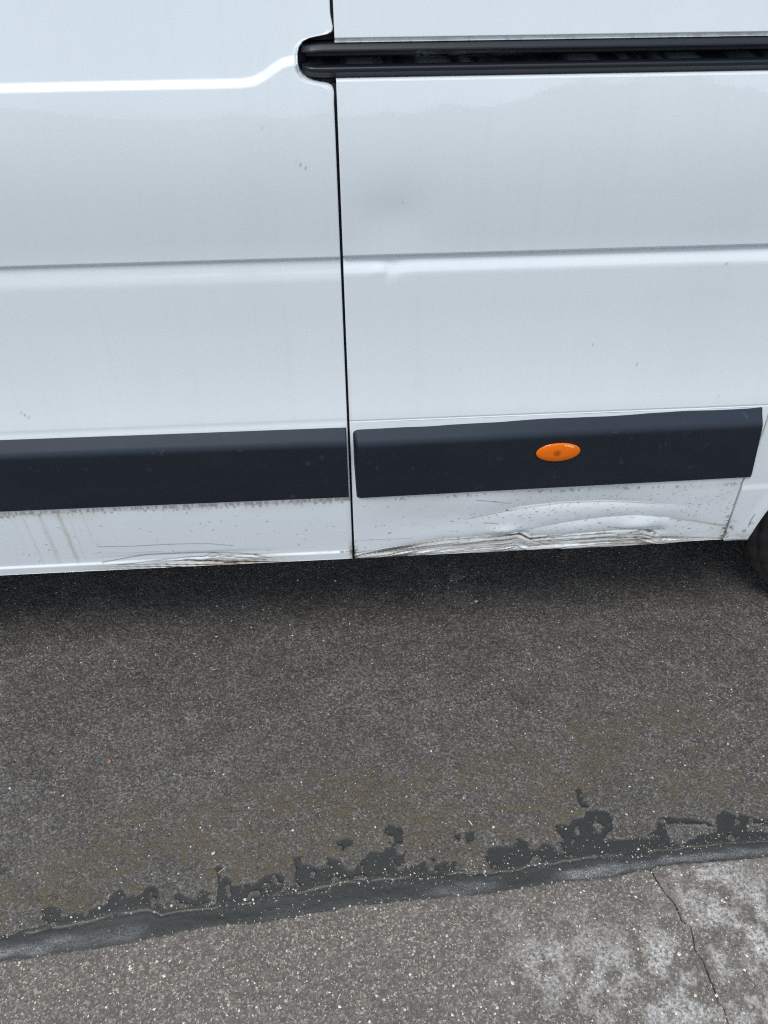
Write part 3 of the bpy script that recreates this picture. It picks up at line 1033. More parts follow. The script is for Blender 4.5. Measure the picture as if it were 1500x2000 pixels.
def rocker_y(X, Z):
    y = skin(Z)
    C1 = [spt(p) for p in [(700, 1040), (880, 1020), (950, 1008), (1020, 993), (1100, 985), (1180, 981.5), (1270, 983), (1330, 988), (1420, 1000)]]
    y = y + dent_line(X, Z, C1, 0.0068, 0.036, 0.009, .28, .56, .10)
    C2 = [spt(p) for p in [(900, 1060), (1040, 1034), (1100, 1023), (1180, 1012), (1240, 1008), (1310, 1013), (1420, 1024)]]
    y = y + dent_line(X, Z, C2, 0.0035, 0.016, 0.008, 0.365, .64, .07)
    C3 = [spt(p) for p in [(700, 1078), (790, 1066), (870, 1056), (940, 1050), (985, 1047), (1010, 1041), (1035, 1050), (1100, 1046), (1180, 1040), (1245, 1034), (1268, 1040), (1290, 1050), (1420, 1053)]]
    y = y + dent_line(X, Z, C3, 0.0036, 0.011, 0.004, .10, .66, .08)
    # bulges pushed out between the creases
    bx, bz = spt((985, 1040))
    y = y - 0.0040 * gauss(X, bx, .030) * gauss(Z, bz + .004, .011)
    bx, bz = spt((1245, 1026))
    y = y - 0.0050 * gauss(X, bx, .030) * gauss(Z, bz, .016)
    bx, bz = spt((1010, 1045))
    y = y + 0.0040 * gauss(X, bx + .012, .010) * gauss(Z, bz, .008)
    bx, bz = spt((1275, 1040))
    y = y + 0.0050 * gauss(X, bx + .006, .016) * gauss(Z, bz, .012)
    y = y + 0.0040 * gauss(X, .16, .11) * gauss(Z, .43, .045)
    y = y + 0.0022 * (fbm(X * 9, Z * 14, 77, 3) - 0.5) * sstep(.02, .14, X)
    y = y + 0.0008 * (fbm(X * 24, Z * 120, 78, 3) - 0.5) * sstep(.381, 0.356, Z)
    # folded flange at the very bottom
    y = y - 0.0028 * sstep(0.357, 0.3535, Z) * sstep(.66, .60, X)
    return y


def rocker_dirt(X, Z):
    d = specks(X, Z, 150, .03, .72, 0.365, .483, .001, .007, 5, tilt=.45)
    d += specks(X, Z, 190, .20, .72, 0.36, .45, .0008, .005, 6, tilt=.5)
    d += specks(X, Z, 90, .30, .71, .44, .487, .001, .006, 8, tilt=.9, amp=.6)
    g = np.zeros(X.shape)
    # brown rub lines along the creases
    d += stroke(X, Z, [(910, 1017), (950, 1009), (1020, 995), (1100, 986.5), (1180, 983), (1280, 985)], .0008, .50)
    g += stroke(X, Z, [(920, 1016), (1000, 999), (1100, 986), (1200, 982.5), (1300, 986)], .0028, .45)
    g += stroke(X, Z, [(1040, 1034), (1120, 1022), (1200, 1010), (1240, 1008)], .0035, .25)
    d += stroke(X, Z, [(1310, 1014), (1360, 1019), (1412, 1026)], .0014, .42)
    g += stroke(X, Z, [(1310, 1015), (1360, 1020), (1412, 1027)], .0040, .5)
    d += stroke(X, Z, [(700, 1056), (760, 1054), (805, 1053)], .0006, .6)
    d += stroke(X, Z, [(930, 978), (965, 981), (990, 985), (1000, 985)], .0007, .8)
    d += stroke(X, Z, [(945, 1023), (975, 1025)], .0008, .7)
    # edge streaks
    c = [spt(p) for p in [(692, 1080), (790, 1066), (870, 1056), (940, 1050), (985, 1047), (1010, 1043), (1035, 1052), (1100, 1046), (1180, 1040), (1250, 1038), (1290, 1048), (1420, 1052)]]
    zc = np.interp(X, [p[0] for p in c], [p[1] for p in c])
    st = fbm(X * 11 + 3, (Z - zc) * 640, 25, 4)
    low = sstep(.004, -.002, Z - zc)
    d += 1.0 * low * sstep(.46, .66, st) * (0.355 + 0.9 * fbm(X * 9, Z * 0, 27, 3))
    g += 0.75 * low * sstep(0.365, .62, fbm(X * 14, (Z - zc) * 300, 28, 3))
    d += 0.8 * stroke(X, Z, [(985, 1046), (1012, 1044), (1030, 1050), (1045, 1058), (1120, 1051)], .0010, .8)
    d += 0.8 * stroke(X, Z, [(1225, 1040), (1260, 1036), (1285, 1048), (1270, 1053), (1240, 1050)], .0026, .9) * sstep(0.355, .6, fbm(X * 120, Z * 300, 29, 3))
    d += stroke(X, Z, [(1190, 1030), (1240, 1033), (1278, 1040)], .0012, .55)
    d += 0.9 * stroke(X, Z, [(1000, 1045), (1015, 1044)], .0012, .9)
    # corner by the right shut line and the seam
    d += stroke(X, Z, [(1436, 1000), (1428, 1018), (1417, 1044), (1413, 1053)], .0026, 1.0) * sstep(.2, .45, fbm(X * 160, Z * 500, 130, 3))
    d += 0.9 * sstep(-.012, -.002, X - np.interp(Z, [.34, .50], [RSX, RSX - .0110])) * sstep(.425, .391, Z) * sstep(.40, .58, fbm(X * 70, Z * 420, 30, 3))
    g += 0.6 * sstep(RSX - .05, RSX, X) * sstep(.41, 0.365, Z) * fbm(X * 30, Z * 260, 31, 3)
    d += 0.9 * sstep(PX0 + .010, PX0 + .001, X) * sstep(.405, 0.361, Z) * sstep(.42, .6, fbm(X * 260, Z * 120, 32, 3))
    d += 0.8 * gauss(X, PX0 + .01, .03) * sstep(0.363, 0.356, Z) * sstep(.5, .62, fbm(X * 20, Z * 500, 34, 3))
    # under the moulding
    d += 0.55 * gauss(Z, .494, .004) * sstep(.60, .72, fbm(X * 200, Z * 120, 36, 3))
    g += 0.40 * gauss(Z, .494, .010) * fbm(X * 14, Z * 30, 37, 3)
    g += 0.16 * fbm(X * 8, Z * 12, 38, 3) + 0.02
    return d, g


def shut(z):
    return np.interp(z, [.34, .50], [RSX, RSX - .0110])


xs_rock = np.concatenate([[PX0, PX0 + .0028], np.arange(PX0 + .005, RSX - .004, .0013), [RSX - .0028, RSX]])
zs_rock = np.concatenate([np.arange(0.3465, .500, .0011), np.arange(.500, .6575, .012), [.6575]])
panel("rocker_panel", xs_rock, zs_rock, rocker_y, rocker_dirt, van, left=fl, right=shut)

# ---- quarter panel with the rear wheel arch


def quarter():
    x0 = RSX + 0.0030
    ts = np.linspace(0, 1, 60)
    # lower boundary: sill stub, then the arch, then behind the wheel
    a = np.linspace(math.pi + math.asin(-(0.3465 - WZ) / AR), 0, 70)
    arch = [(WX + AR * math.cos(t), WZ + AR * math.sin(t)) for t in np.linspace(math.pi, 0, 80)]
    low = [(x, 0.3465) for x in np.linspace(x0, WX - AR - .003, 40)] + [(px, max(pz, 0.3465)) for px, pz in arch] + [(x, 0.3465) for x in np.linspace(WX + AR + .003, XEND, 12)]
    # arch rises above the moulding line, so the panel top follows it with a lip
    low = np.array(low)
    topz = .6570
    X = np.repeat(low[:, 0][None, :], len(ts), 0)
    tt = np.concatenate([np.linspace(0, 1, 60)])[:, None]
    Z = low[:, 1][None, :] + np.maximum(topz - low[:, 1], 0)[None, :] * tt
    X = X + np.interp(Z, [.34, .50], [0, -.0110]) * np.clip((x0 + .05 - X) / .05, 0, 1)
    Y = skin(Z)
    yl = 0.489
    Y = Y - 0.0022 * sstep(yl - .0022, yl - .0060, Z)          # small ledge that catches the light
    rad = np.hypot(X - WX, Z - WZ)
    Y = Y - 0.003 * sstep(AR + .030, AR + .002, rad) * (Z > .34) * (Z < .657)
    Y = Y + 0.003 * gauss(X, .77, .02) * gauss(Z, 0.35, .012)
    # flange turned in along the bottom
    for off, dy in ((0.0, .003), (0.0, .03)):
        X = np.concatenate([X[:1], X])
        Z = np.concatenate([Z[:1], Z])
        Y = np.concatenate([Y[:1] + dy, Y]) if dy < .01 else np.concatenate([Y[:1] + dy, Y])
    # flange at the left shut line
    for dy in (.003, .02):
        X = np.concatenate([X[:, :1], X], 1)
        Z = np.concatenate([Z[:, :1], Z], 1)
        Y = np.concatenate([Y[:, :1] + dy, Y], 1)
    d = specks(X, Z, 40, .73, .80, 0.355, .47, .001, .005, 12, tilt=.4)
    d = d + 0.8 * stroke(X, Z, [(1472, 1003), (1466, 1012), (1460, 1026)], .0013, .9) + stroke(X, Z, [(1460, 1028), (1474, 1030)], .0009, .7)
    d = d + 0.7 * stroke(X, Z, [(1432, 1017), (1470, 1019)], .0010, .5) + stroke(X, Z, [(1424, 1026), (1430, 1032)], .0014, .8)
    d = d + 0.7 * gauss(Z, .372, .004) * sstep(.5, .65, fbm(X * 90, Z * 300, 3, 3)) + .6 * sstep(x0 + .008, x0 + .001, X) * sstep(.42, 0.365, Z) * sstep(.4, .6, fbm(X * 200, Z * 120, 4, 3))
    g = 0.10 + 0.5 * sstep(.40, 0.355, Z) * fbm(X * 60, Z * 200, 5, 3) + .7 * stroke(X, Z, [(1438, 1043), (1450, 1047)], .003, .8)
    grid_obj("quarter_panel", X, Y, Z, PAINT, van, None, dict(dirt=np.clip(d, 0, 1), grime=np.clip(g, 0, 1)))


quarter()

# ---- mouldings
ZT, ZB, MD = 0.6535, 0.5050, 0.0180


def moulding(xl_fn, xr_fn, bevel_l, bevel_r, nx=220, tilt=((0, 0), (1, 0))):
    # cross-section from the top edge, round the shoulder, down the face, under the bottom edge
    prof = []
    for t in np.linspace(0, 1, 14):
        prof.append((0.0010 - 0.0160 * t, ZT - 0.0205 * t))
    for a in np.linspace(0.12, 1, 12):
        prof.append((-0.0150 - 0.0046 * (1 - (1 - a) ** 1.8), ZT - 0.0205 - 0.0125 * a))
    for t in np.linspace(0.05, 1, 18):
        prof.append((-0.0196 + 0.0038 * t, ZT - 0.0330 - (ZT - 0.0330 - ZB - .004) * t))
    for a in np.linspace(0.2, 1, 7):
        prof.append((-0.0158 + 0.0040 * (1 - math.cos(a * math.pi / 2)), ZB + .004 - .004 * math.sin(a * math.pi / 2)))
    prof.append((0.004, ZB - .0005))
    prof = np.array(prof)
    n = len(prof)
    u = np.linspace(0, 1, nx)
    u = np.sort(np.concatenate([u, np.linspace(0, .03, 16)[1:-1], 1 - np.linspace(0, .03, 16)[1:-1]]))
    zz = prof[:, 1]
    xl, xr = xl_fn(zz), xr_fn(zz)
    X = xl[:, None] + (xr - xl)[:, None] * u[None, :]
    Z = np.repeat(zz[:, None], len(u), 1)
    Z = Z + np.interp(X, [q[0] for q in tilt], [q[1] for q in tilt])
    k = np.ones(X.shape)
    if bevel_l:
        k *= 0.50 + 0.50 * np.sin(np.clip((X - xl[:, None]) / bevel_l, 0, 1) * math.pi / 2) ** 0.8
    if bevel_r:
        k *= 0.45 + 0.55 * np.sin(np.clip((xr[:, None] - X) / bevel_r, 0, 1) * math.pi / 2) ** 0.8
    Y = prof[:, 0][:, None] * np.where(prof[:, 0][:, None] < 0, k, 1) 
    for e in (0, -1):
        xa, ya, za = X[:, e], np.full(n, 0.006), Z[:, e]
        if e == 0:
            X, Y, Z = np.c_[xa, X], np.c_[ya, Y], np.c_[za, Z]
        else:
            X, Y, Z = np.c_[X, xa], np.c_[Y, ya], np.c_[Z, za]
    d = 0.9 * specks(X, Z[::-1][::1][::-1], 0, 0, 1, 0, 1, .001, .002, 1)
    r = np.random.default_rng(int(abs(xr[0] * 1000)) + 3)
    for q in range(46):
        cx, cz = r.uniform(xl.min(), xr.max()), r.uniform(ZB, ZT)
        l, a = r.uniform(.001, .012), r.normal(.2, .6)
        xx, z2 = X - cx, Z - cz
        u_, v_ = xx * math.cos(a) + z2 * math.sin(a), -xx * math.sin(a) + z2 * math.cos(a)
        d = np.maximum(d, r.uniform(.03, .20) * np.exp(-(np.hypot(np.clip(np.abs(u_) - l / 2, 0, 9), v_) / .0013) ** 2))
    return grid_obj("side_moulding", X, Y, Z, PLASTIC, van, None, dict(dirt=d), flip=True)


cst = lambda v: (lambda z: np.full(z.shape, v))
moulding(cst(-1.262), cst(0.0040), 0.0, 0.0, 420, ((-.55, .0018), (0, 0.0)))


def m_right(z):
    x = np.interp(z, [ZB, ZT], [.7260, .6985])
    return x - 0.005 * np.clip((ZB + .006 - z) / .006, 0, 1) ** 2


moulding(cst(0.0150), m_right, 0.011, 0.004, 420, ((.015, -.0035), (.70, .0055)))
# plain quarter of moulding on behind the wheel
moulding(cst(1.60), cst(2.50), 0.012, 0.012, 20)

# ---- side marker lamp set in the right moulding
lx, lz = vpt((1090, 882), -0.0175)
LA, LB_ = 0.0385, 0.0205


def ell_ring(a, b, y, n=64):
    t = np.linspace(0, 2 * math.pi, n, endpoint=False)
    return lx + a * np.cos(t), np.full(n, y), lz + b * np.sin(t)


def rings_obj(name, rings, mat, parent, cap=True):
    X, Y, Z = [np.stack([r[k] for r in rings]) for k in range(3)]
    n, m = X.shape
    V = np.stack([X, Y, Z], -1).reshape(-1, 3)
    F = grid_faces(n, m, 0, False, True)
    me = mesh_from(name, V, F)
    return link(name, me, mat, parent)


y0 = -0.0170
lamp = rings_obj("marker_lamp", [ell_ring(LA + .0022, LB_ + .0022, y0 + .002), ell_ring(LA + .0020, LB_ + .0020, y0 - .0022), ell_ring(LA + .0006, LB_ + .0006, y0 - .0026), ell_ring(LA - .0006, LB_ - .0006, y0 - .0012), ell_ring(LA - .0008, LB_ - .0008, y0 + .003)], SEALRUB, van)
lamp['label'] = "amber oval side marker lamp"
lr = []
for t in np.linspace(0, 1, 12):
    s = math.cos(t * math.pi / 2) if t < 1 else 0.001
    lr.append(ell_ring((LA - .0006) * max(s, .001), (LB_ - .0006) * max(s, .001), y0 - .0018 - .0048 * math.sin(t * math.pi / 2)))
rings_obj("lens", lr, LENS, lamp)
rr_ = []
for t in np.linspace(0, 1, 10):
    s = 1 - t
    rr_.append(ell_ring((LA - .001) * max(s, .001), (LB_ - .001) * max(s, .001), y0 - .0012 + .0026 * (1 - s * s)))
rings_obj("reflector", rr_, REFL, lamp)
bb = []
for t in np.linspace(0, 1, 9):
    s = max(math.sin((1 - t) * math.pi / 2), .01)
    ang_ = np.linspace(0, 2 * math.pi, 24, endpoint=False)
    bb.append((lx - .0035 + .0062 * s * np.cos(ang_), np.full(24, y0 + .001 - .0052 * math.sin(t * math.pi / 2)), lz + .0012 + .0062 * s * np.sin(ang_)))
rings_obj("bulb", bb, BULB, lamp)
# moulded prism ribs at the top right of the lens
for k in range(7):
    t = 0.28 + k * 0.085
    a = math.pi / 2 - t
    px, pz = lx + (LA - .0045) * math.cos(a) * 0.95, lz + (LB_ - .0040) * math.sin(a)
    me = box_mesh("prism_rib", (px - .0010, y0 - .0055, pz - .0016), (px + .0004, y0 - .0035, pz + .0012), .0004)
    link("prism_rib", me, REFL, lamp)

# ---- sliding-door track
def build_rail():
    zt, zb = ZUP - .0008, ZLOW + .0003
    ys_ = float(skin(0.5 * (zt + zb))) - .0005
    # (depth behind the panel face, share of the height from the top)
    prof = [(.040, -.02), (.006, -.01), (.0035, .05), (.001, .12), (.0005, .17), (.0012, .20), (.005, .212), (.018, .212), (.030, .22), (.035, .26), (.036, .44), (.035, .55), (.031, .59), (.018, .605), (.009, .612), (.0050, .63), (.0022, .66), (.0010, .70), (.0008, .80), (.0030, .87), (.0045, .94), (.006, 1.0), (.040, 1.02)]
    prof = np.array([(ys_ + a, zt - b * (zt - zb)) for a, b in prof])
    # refine
    t = np.linspace(0, len(prof) - 1, 90)
    py = np.interp(t, np.arange(len(prof)), prof[:, 0])
    pz = np.interp(t, np.arange(len(prof)), prof[:, 1])
    xs = np.concatenate([-.0315 + .014 * np.linspace(0, 1, 14) ** 1.0, np.arange(-.014, .75, .004), np.linspace(.76, 2.45, 40)])
    X = np.repeat(xs[None, :], len(t), 0)
    ins = .016 * (1 - np.sqrt(np.clip(1 - (1 - np.clip((xs + .0315) / .016, 0, 1)) ** 2, 0, 1)))   # rounded start
    Y = py[:, None] + ins[None, :] * (py[:, None] < ys_ + .029)
    zc = .5 * (zt + zb)
    Z = pz[:, None] + 0 * X
    Z = zc + (Z - zc) * (1 - 0.18 * (1 - np.clip((xs + .0315) / .03, 0, 1)) ** 2)[None, :]
    n = fbm(X * 40, Z * 900, 4, 3)
    back = sstep(ys_ + .029, ys_ + .034, py)[:, None]
    d = 0.30 * back * gauss(X, .165, .075) * sstep(.40, .7, fbm(X * 60, Z * 700, 4, 3))
    d = d + 0.7 * gauss(X, .118, .008) * back * sstep(.35, .6, fbm(X * 400, Z * 400, 5, 2))
    d = d + 0.35 * gauss(Z, zt - .60 * (zt - zb), .0008) * sstep(.40, .62, fbm(X * 40, Z * 10, 6, 3)) * (Y > ys_ + .010)
    o = grid_obj("door_track", X, Y, Z, RAIL, van, None, dict(dirt=np.clip(d, 0, 1)), flip=True)
    o['label'] = "black sliding door track let into the white panel"


build_rail()
# dark shut-line backing behind door and panels
def strip(name, x0, x1, z0, z1, off, thick, mat, n=60):
    """thin upright strip that follows the van side at a depth"""
    zz = np.linspace(z0, z1, n)
    pr = [(x0, off + thick), (x0, off), (x1, off), (x1, off + thick)]
    X = np.repeat(np.array([q[0] for q in pr])[None, :], n, 0)
    Y = skin(zz)[:, None] + np.array([q[1] for q in pr])[None, :]
    Z = np.repeat(zz[:, None], 4, 1)
    grid_obj(name, X, Y, Z, mat, van, None, None, False)


strip("door_frame", -.075, .060, .36, 2.12, .048, .02, DARK)
strip("door_seal", -.002, .020, .345, ZLOW - .006, .012, .010, SEALRUB)
strip("door_seal", -.002, .020, ZUP + .012, 2.1, .012, .010, SEALRUB)
strip("panel_seal", .704, .734, .345, .655, .012, .010, SEALRUB)
strip("track_end_cup", -.046, -.026, ZLOW - .012, ZUP + .012, .022, .02, SEALRUB, 12)
for z, h in ((ZUP + .006, .0035), (ZLOW - .006, .0035)):
    strip("track_clip", -.0105, -.0085, z - h, z + h, .012, .02, DARK, 3)
    strip("track_seat", -.026, .012, z - h - .001, z + h + .001, .014, .03, SEALRUB, 3)


# ---- shell: floor, roof, far side, nose and tail (out of the frame, but there)
def shell():
    W, prof = 1.98, []
    zs_ = np.concatenate([np.linspace(.335, 2.15, 24)])
    for z in zs_:
        prof.append((skin(z) + .02, z))
    yt = prof[-1][0]
    for a in np.linspace(0.1, 1, 8):
        prof.append((yt + .12 * math.sin(a * math.pi / 2) + .10 * a, 2.15 + .13 * math.sin(a * math.pi / 2)))
    half = prof[:]
    full = half + [(W - y, z) for y, z in half[::-1]]
    full = np.array(full)
    xs_ = np.array([-2.25, XEND])
    X = np.repeat(xs_[None, :], len(full), 0)
    Y = np.repeat(full[:, 0][:, None], 2, 1)
    Z = np.repeat(full[:, 1][:, None], 2, 1)
    i0 = 24     # the near side itself is made of the panels
    return X, Y, Z, full


X, Y, Z, full = shell()
grid_obj("body_shell", X[23:], Y[23:], Z[23:], PAINT, van, None, dict(dirt=0 * X[23:], grime=0 * X[23:] + .03), flip=True)
# tail end
me = mesh_from("rear_door", [(XEND, *p) for p in full] , [list(range(len(full)))], False)
add_attr(me, 'dirt', np.zeros(len(full)))
add_attr(me, 'grime', np.full(len(full), .05))
link("rear_door", me, PAINT, van)
# cab side, nose
cab_zs = np.unique(np.concatenate([np.linspace(.34, 1.25, 40), np.linspace(1.25, 2.15, 20)]))


def cab_left(z):
    return np.interp(z, [.30, 1.15, 1.30, 2.2], [-2.25, -2.25, -2.20, -1.75])


panel("cab_door", np.linspace(-2.25, -1.278, 60), cab_zs, lambda X, Z: skin(Z) + crease(X, Z, ZC, .03), lambda X, Z: (0 * X, 0 * X + .05), van, left=cab_left, right=lambda z: np.full(z.shape, -1.278), top_hem=True)
link("cab_window", mesh_from("cab_window", [(x, skin(z) - .002, z) for x, z in ((-2.02, 1.36), (-1.36, 1.36), (-1.36, 1.98), (-1.78, 1.98))], [[0, 1, 2, 3]], False), GLASS, van)
nose_prof = [(-2.26, 2.15), (-2.75, 1.30), (-3.15, 1.10), (-3.25, .80), (-3.28, .40)]
NX = np.array([[p[0]] * 2 for p in nose_prof])
NZ = np.array([[p[1]] * 2 for p in nose_prof])
NY = np.array([[.16, 1.82], [.08, 1.90], [.12, 1.86], [.10, 1.88], [.12, 1.86]])
grid_obj("nose", NX, NY, NZ, PAINT, van, None, dict(dirt=0 * NX, grime=0 * NX + .04))
for yy in (0.03, 1.95):
    link("front_wing", mesh_from("front_wing", [(x, yy, z) for x, z in [(-2.26, .36), (-2.26, 1.30), (-2.30, 2.1), (-2.75, 1.30), (-3.13, 1.08), (-3.24, .80), (-3.27, .40)]], [[0, 1, 2, 3, 4, 5, 6]], False), PAINT, van)
    link("headlight", box_mesh("headlight", (-3.26, yy - .01 if yy > 1 else yy - .002, .78), (-3.05, yy + .03, 1.02), .02), GLASS, van)
link("windscreen", mesh_from("windscreen", [(-2.30, .24, 2.06), (-2.30, 1.74, 2.06), (-2.74, 1.82, 1.34), (-2.74, .16, 1.34)], [[0, 1, 2, 3]], False), GLASS, van)
link("front_bumper", box_mesh("front_bumper", (-3.34, .08, .28), (-3.16, 1.90, .62), .04), PLASTIC, van)
# floor pan and chassis rails, with added boxes that block far-side light
link("floor_pan", box_mesh("floor_pan", (-3.1, .050, .375), (.745, 1.93, .44)), DARK, van)
link("floor_pan", box_mesh("floor_pan", (1.60, .050, .375), (2.5, 1.93, .44)), DARK, van)
link("floor_pan", box_mesh("floor_pan", (.745, .34, .375), (1.60, 1.64, .80)), DARK, van)
for yy in (.52, 1.40):
    link("chassis_rail", box_mesh("chassis_rail", (-2.6, yy, .28), (2.4, yy + .08, .38), .006), DARK, van)
link("tank_light_block", box_mesh("tank_light_block", (-1.5, .64, .20), (.15, 1.36, .372), .03), DARK, van)  # unseen tank-shaped box added to keep far-side light off the road
link("spare_light_block", box_mesh("spare_light_block", (.25, .62, .21), (.95, 1.38, .36), .05), DARK, van)  # second unseen box, added to darken the road under the van
link("sill_light_block", box_mesh("sill_light_block", (-2.2, 1.88, .29), (.74, 1.96, .372), .01), DARK, van)  # added low bar, shuts out light from the far side
link("rear_axle", box_mesh("rear_axle", (WX - .05, .24, WZ - .05), (WX + .05, 1.74, WZ + .05), .02), DARK, van)


# ---- wheels
def wheel_at(cx, y_out, sgn, arch=True):
    """tyre and rim; y_out is the outer sidewall, sgn +1 when the wheel looks towards -y"""
    w = bpy.data.objects.new("wheel", None)
    w.location = (cx, y_out + sgn * .11, WZ)
    COL.objects.link(w)
    w.parent = van
    w.matrix_parent_inverse = Matrix.Translation(van.location).inverted()
    # profile: (offset inwards from outer wall, radius)
    P = [(.030, .205), (.012, .215), (.004, .232), (.000, .252), (.0015, .258), (-.0015, .260), (-.0015, .263), (.0015, .265), (.001, .282), (.003, .290), (.0015, .292), (.0015, .295), (.005, .298), (.010, .310), (.018, .322), (.020, .3215), (.0215, .325), (.030, .333),
         (.042, .338), (.046, .338), (.0465, .331), (.0535, .331), (.054, .3395), (.088, .340), (.0885, .332), (.0965, .332), (.097, .340), (.130, .340), (.1305, .332), (.1385, .332), (.139, .3395), (.170, .338), (.190, .328), (.210, .300), (.215, .260), (.200, .215), (.185, .205)]
    P = np.array(P)
    na = 144
    t = np.linspace(0, 2 * math.pi, na, endpoint=False)
    Rr = np.repeat(P[:, 1][:, None], na, 1)
    off = np.repeat(P[:, 0][:, None], na, 1)
    # shoulder blocks: notches round the tread edge
    notch = ((np.arange(na) % 4) == 0)[None, :] & (P[:, 1] > .318)[:, None]
    Rr = Rr - .0045 * notch
    off = off + .004 * (((np.arange(na) % 4) == 0)[None, :] & ((P[:, 1] > .305) & (P[:, 0] < .03))[:, None])
    # flat where it stands
    Xw = cx + Rr * np.cos(t)[None, :]
    Zw = np.maximum(WZ + Rr * np.sin(t)[None, :], 0.002)
    Yw = y_out + sgn * off
    grid_obj("tyre", Xw, Yw, Zw, RUBBER, w, None, None, flip=(sgn > 0), close=True)
    Pr = np.array([(.030, .206), (.020, .203), (.018, .196), (.030, .188), (.045, .180), (.050, .150), (.040, .120), (.036, .090), (.030, .070), (.012, .062), (.008, .040), (.008, .001)])
    Rr = np.repeat(Pr[:, 1][:, None], 48, 1)
    t = np.linspace(0, 2 * math.pi, 48, endpoint=False)
    off = np.repeat(Pr[:, 0][:, None], 48, 1)
    grid_obj("rim", cx + Rr * np.cos(t), y_out + sgn * off, WZ + Rr * np.sin(t), STEEL, w, None, None, flip=(sgn > 0), close=True)


wheel_at(WX, 0.052, 1)
wheel_at(WX, 1.93, -1)
wheel_at(-2.72, 0.06, 1)
wheel_at(-2.72, 1.92, -1)
# wheel-arch liner: a barrel over the rear wheel, with its inner wall
t = np.linspace(-.06, math.pi + .06, 40)
Xl = WX + (AR + .012) * np.cos(t)
Zl = np.maximum(WZ + (AR + .012) * np.sin(t), .335)
ys = np.array([.014, .05, .34])
grid_obj("wheel_arch_liner", np.repeat(Xl[None], 3, 0), np.repeat(ys[:, None], 40, 1), np.repeat(Zl[None], 3, 0), DARK, van)

# ------------------------------------------------------------------ loose stone chips
OCT = np.array([(1, 0, 0), (0, 1, 0), (-1, 0, 0), (0, -1, 0), (0, 0, 1), (0, 0, -1.)])
OF = np.array([(0, 1, 4), (1, 2, 4), (2, 3, 4), (3, 0, 4), (1, 0, 5), (2, 1, 5), (3, 2, 5), (0, 3, 5)])


def chips(name, xy, zb, size, flat, label, cat, tones):
    n = len(xy)
    V = np.repeat(OCT[None], n, 0) * (1 + rng.uniform(-.35, .35, (n, 6, 3)))
    asp = rng.uniform(.35, 1.0, n)
    V[:, :, 0] *= size[:, None]
    V[:, :, 1] *= (size * asp)[:, None]
    V[:, :, 2] *= (size * flat)[:, None]
    # tumble a little, spin freely
    a = rng.uniform(0, 2 * math.pi, n)
    b = rng.normal(0, .25, n)
    x, z = V[:, :, 0].copy(), V[:, :, 2].copy()
    V[:, :, 0] = x * np.cos(b)[:, None] - z * np.sin(b)[:, None]
    V[:, :, 2] = x * np.sin(b)[:, None] + z * np.cos(b)[:, None]
    x, y = V[:, :, 0].copy(), V[:, :, 1].copy()
    V[:, :, 0] = x * np.cos(a)[:, None] - y * np.sin(a)[:, None] + xy[:, 0][:, None]
    V[:, :, 1] = x * np.sin(a)[:, None] + y * np.cos(a)[:, None] + xy[:, 1][:, None]
    V[:, :, 2] += zb[:, None]
    F = (OF[None] + (np.arange(n) * 6)[:, None, None]).reshape(-1, 3)
    me = mesh_from(name, V.reshape(-1, 3), F, False)
    add_attr(me, 'tone', np.repeat(tones, 6))
    o = link(name, me, CHIPS, None, 'stuff')
    tag(o, label, cat)


n = 13000
xy = np.c_[rng.uniform(-.78, .90, n), rng.uniform(-1.0, -.44, n)]
xy = xy[xy[:, 1] < y_pave(xy[:, 0]) - 0.004 + 0.008 * rng.random(n)]
n = len(xy)
sz = np.clip(rng.lognormal(math.log(.00120), .48, n), .0007, .0040)
chips("stone_chips", xy, np.full(n, PZ + .0006) + .003 * (fbm(xy[:, 0] * 6, xy[:, 1] * 6, 61, 3) - .5), sz, .5, "pale and pinkish stone chips set in the near pavement tarmac", "stone chips", np.clip(rng.random(n) ** .9, 0, 1))
n = 5200  # real grit, plus extra pale bits standing in for the road's sparkle
xy = np.c_[rng.uniform(-.85, 1.1, n), rng.uniform(-.56, .42, n)]
xy = xy[xy[:, 1] > y_road(xy[:, 0]) + 0.002]
ex = np.c_[rng.uniform(-.75, .9, 900), np.zeros(900)]
ex[:, 1] = y_road(ex[:, 0]) + np.abs(rng.normal(0, .018, 900)) - .004
on = np.c_[rng.uniform(-.75, .9, 700), np.zeros(700)]
on[:, 1] = y_road(on[:, 0]) - rng.random(700) ** 1.5 * .035
xy = np.concatenate([xy, ex, on])
n = len(xy)
sz = np.clip(rng.lognormal(math.log(.00095), .45, n), .0005, .0030)
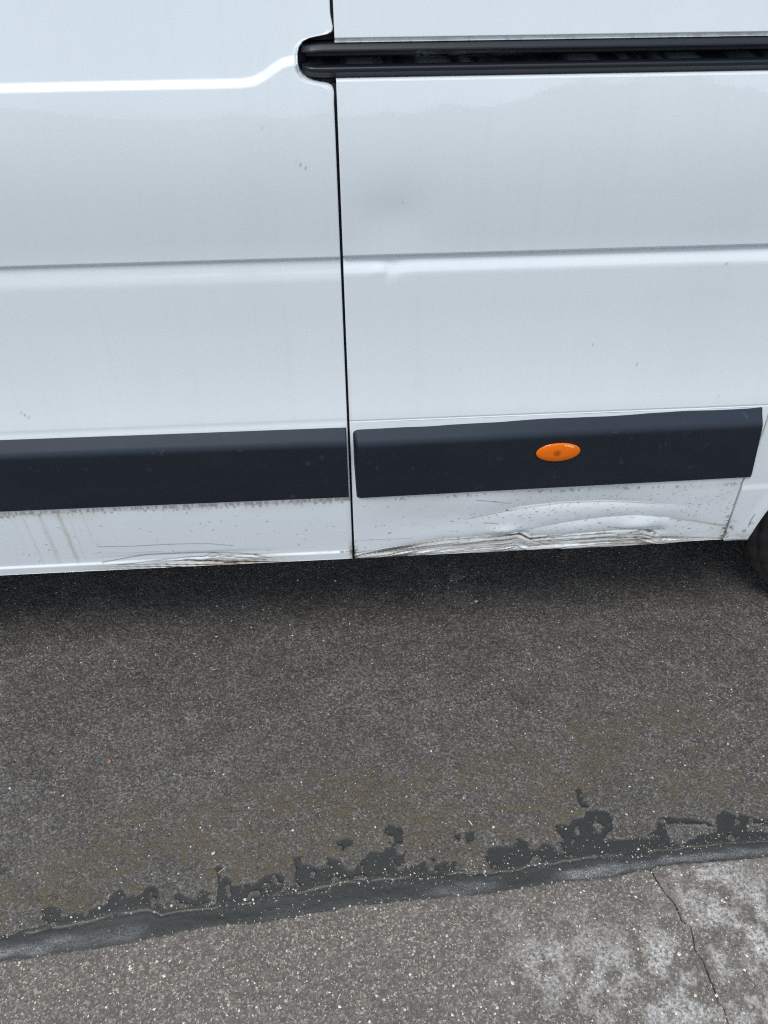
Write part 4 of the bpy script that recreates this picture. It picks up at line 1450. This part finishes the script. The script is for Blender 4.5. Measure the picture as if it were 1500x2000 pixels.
chips("grit", xy, .0012 + .004 * np.clip((y_road(xy[:, 0]) - xy[:, 1]) / .035, 0, 1) + .004 * (fbm(xy[:, 0] * 4, xy[:, 1] * 4, 33, 3) - .5), sz, .6, "small white grit scattered over the dark road and along its edge", "grit", np.clip(.35 + .65 * rng.random(n), 0, 1))


# ------------------------------------------------------------------ single bits lying on the ground
def lump(name, p, sx, sy, sz, rot, mat, label, cat, zb=.002, seed=1):
    r = np.random.default_rng(seed)
    x, y = gpt(p, zb)
    nu, nv = 9, 12
    u = np.linspace(0, math.pi, nu)[:, None]
    v = np.linspace(0, 2 * math.pi, nv, endpoint=False)[None, :]
    k = 1 + .22 * (r.random((nu, nv)) - .5)
    X, Y, Z = np.sin(u) * np.cos(v) * k * sx, np.sin(u) * np.sin(v) * k * sy, np.cos(u) * k * sz + 0 * v
    c, s = math.cos(rot), math.sin(rot)
    o = grid_obj(name, X * c - Y * s, X * s + Y * c, Z, mat, None, None, None, True, True)
    o.location = (x, y, zb + sz * .6)
    return tag(o, label, cat)


lump("leaf_fragment", (214, 1487), .0042, .0030, .0009, 1.2, LEAF, "tiny orange brown leaf fragment lying on the road at left", "leaf", seed=2)
lump("leaf_fragment", (444, 1286), .0030, .0026, .0009, .4, LEAF, "tiny tan leaf scrap on the dark road in front of the sliding door", "leaf", seed=3)
lump("pebble", (930, 1175), .0048, .0040, .0028, .3, PEBBLE, "small pale grey pebble on the road under the dented sill", "pebble", seed=4)
lump("pebble", (1092, 1265), .0032, .0028, .0022, .9, mat_simple("pink_pebble", (0.50, 0.34, 0.28), .7), "small pinkish pebble on the dark road below the amber lamp", "pebble", seed=5)
lump("pebble", (417, 1667), .0042, .0028, .0022, .6, mat_simple("cream_pebble", (0.55, 0.47, 0.38), .7), "small cream pebble on the mossy road just above the straw", "pebble", seed=6)
lump("straw", (434, 1699), .0105, .00065, .0006, .62, TWIG, "thin pale straw lying across a black tar patch", "straw", zb=.0025, seed=7)
lump("straw", (919, 1607), .0065, .0009, .0007, 2.1, mat_simple("white_sliver", (0.72, 0.72, 0.72), .5), "short white sliver lying on the wet road near the ochre moss", "sliver", zb=.0028, seed=8)
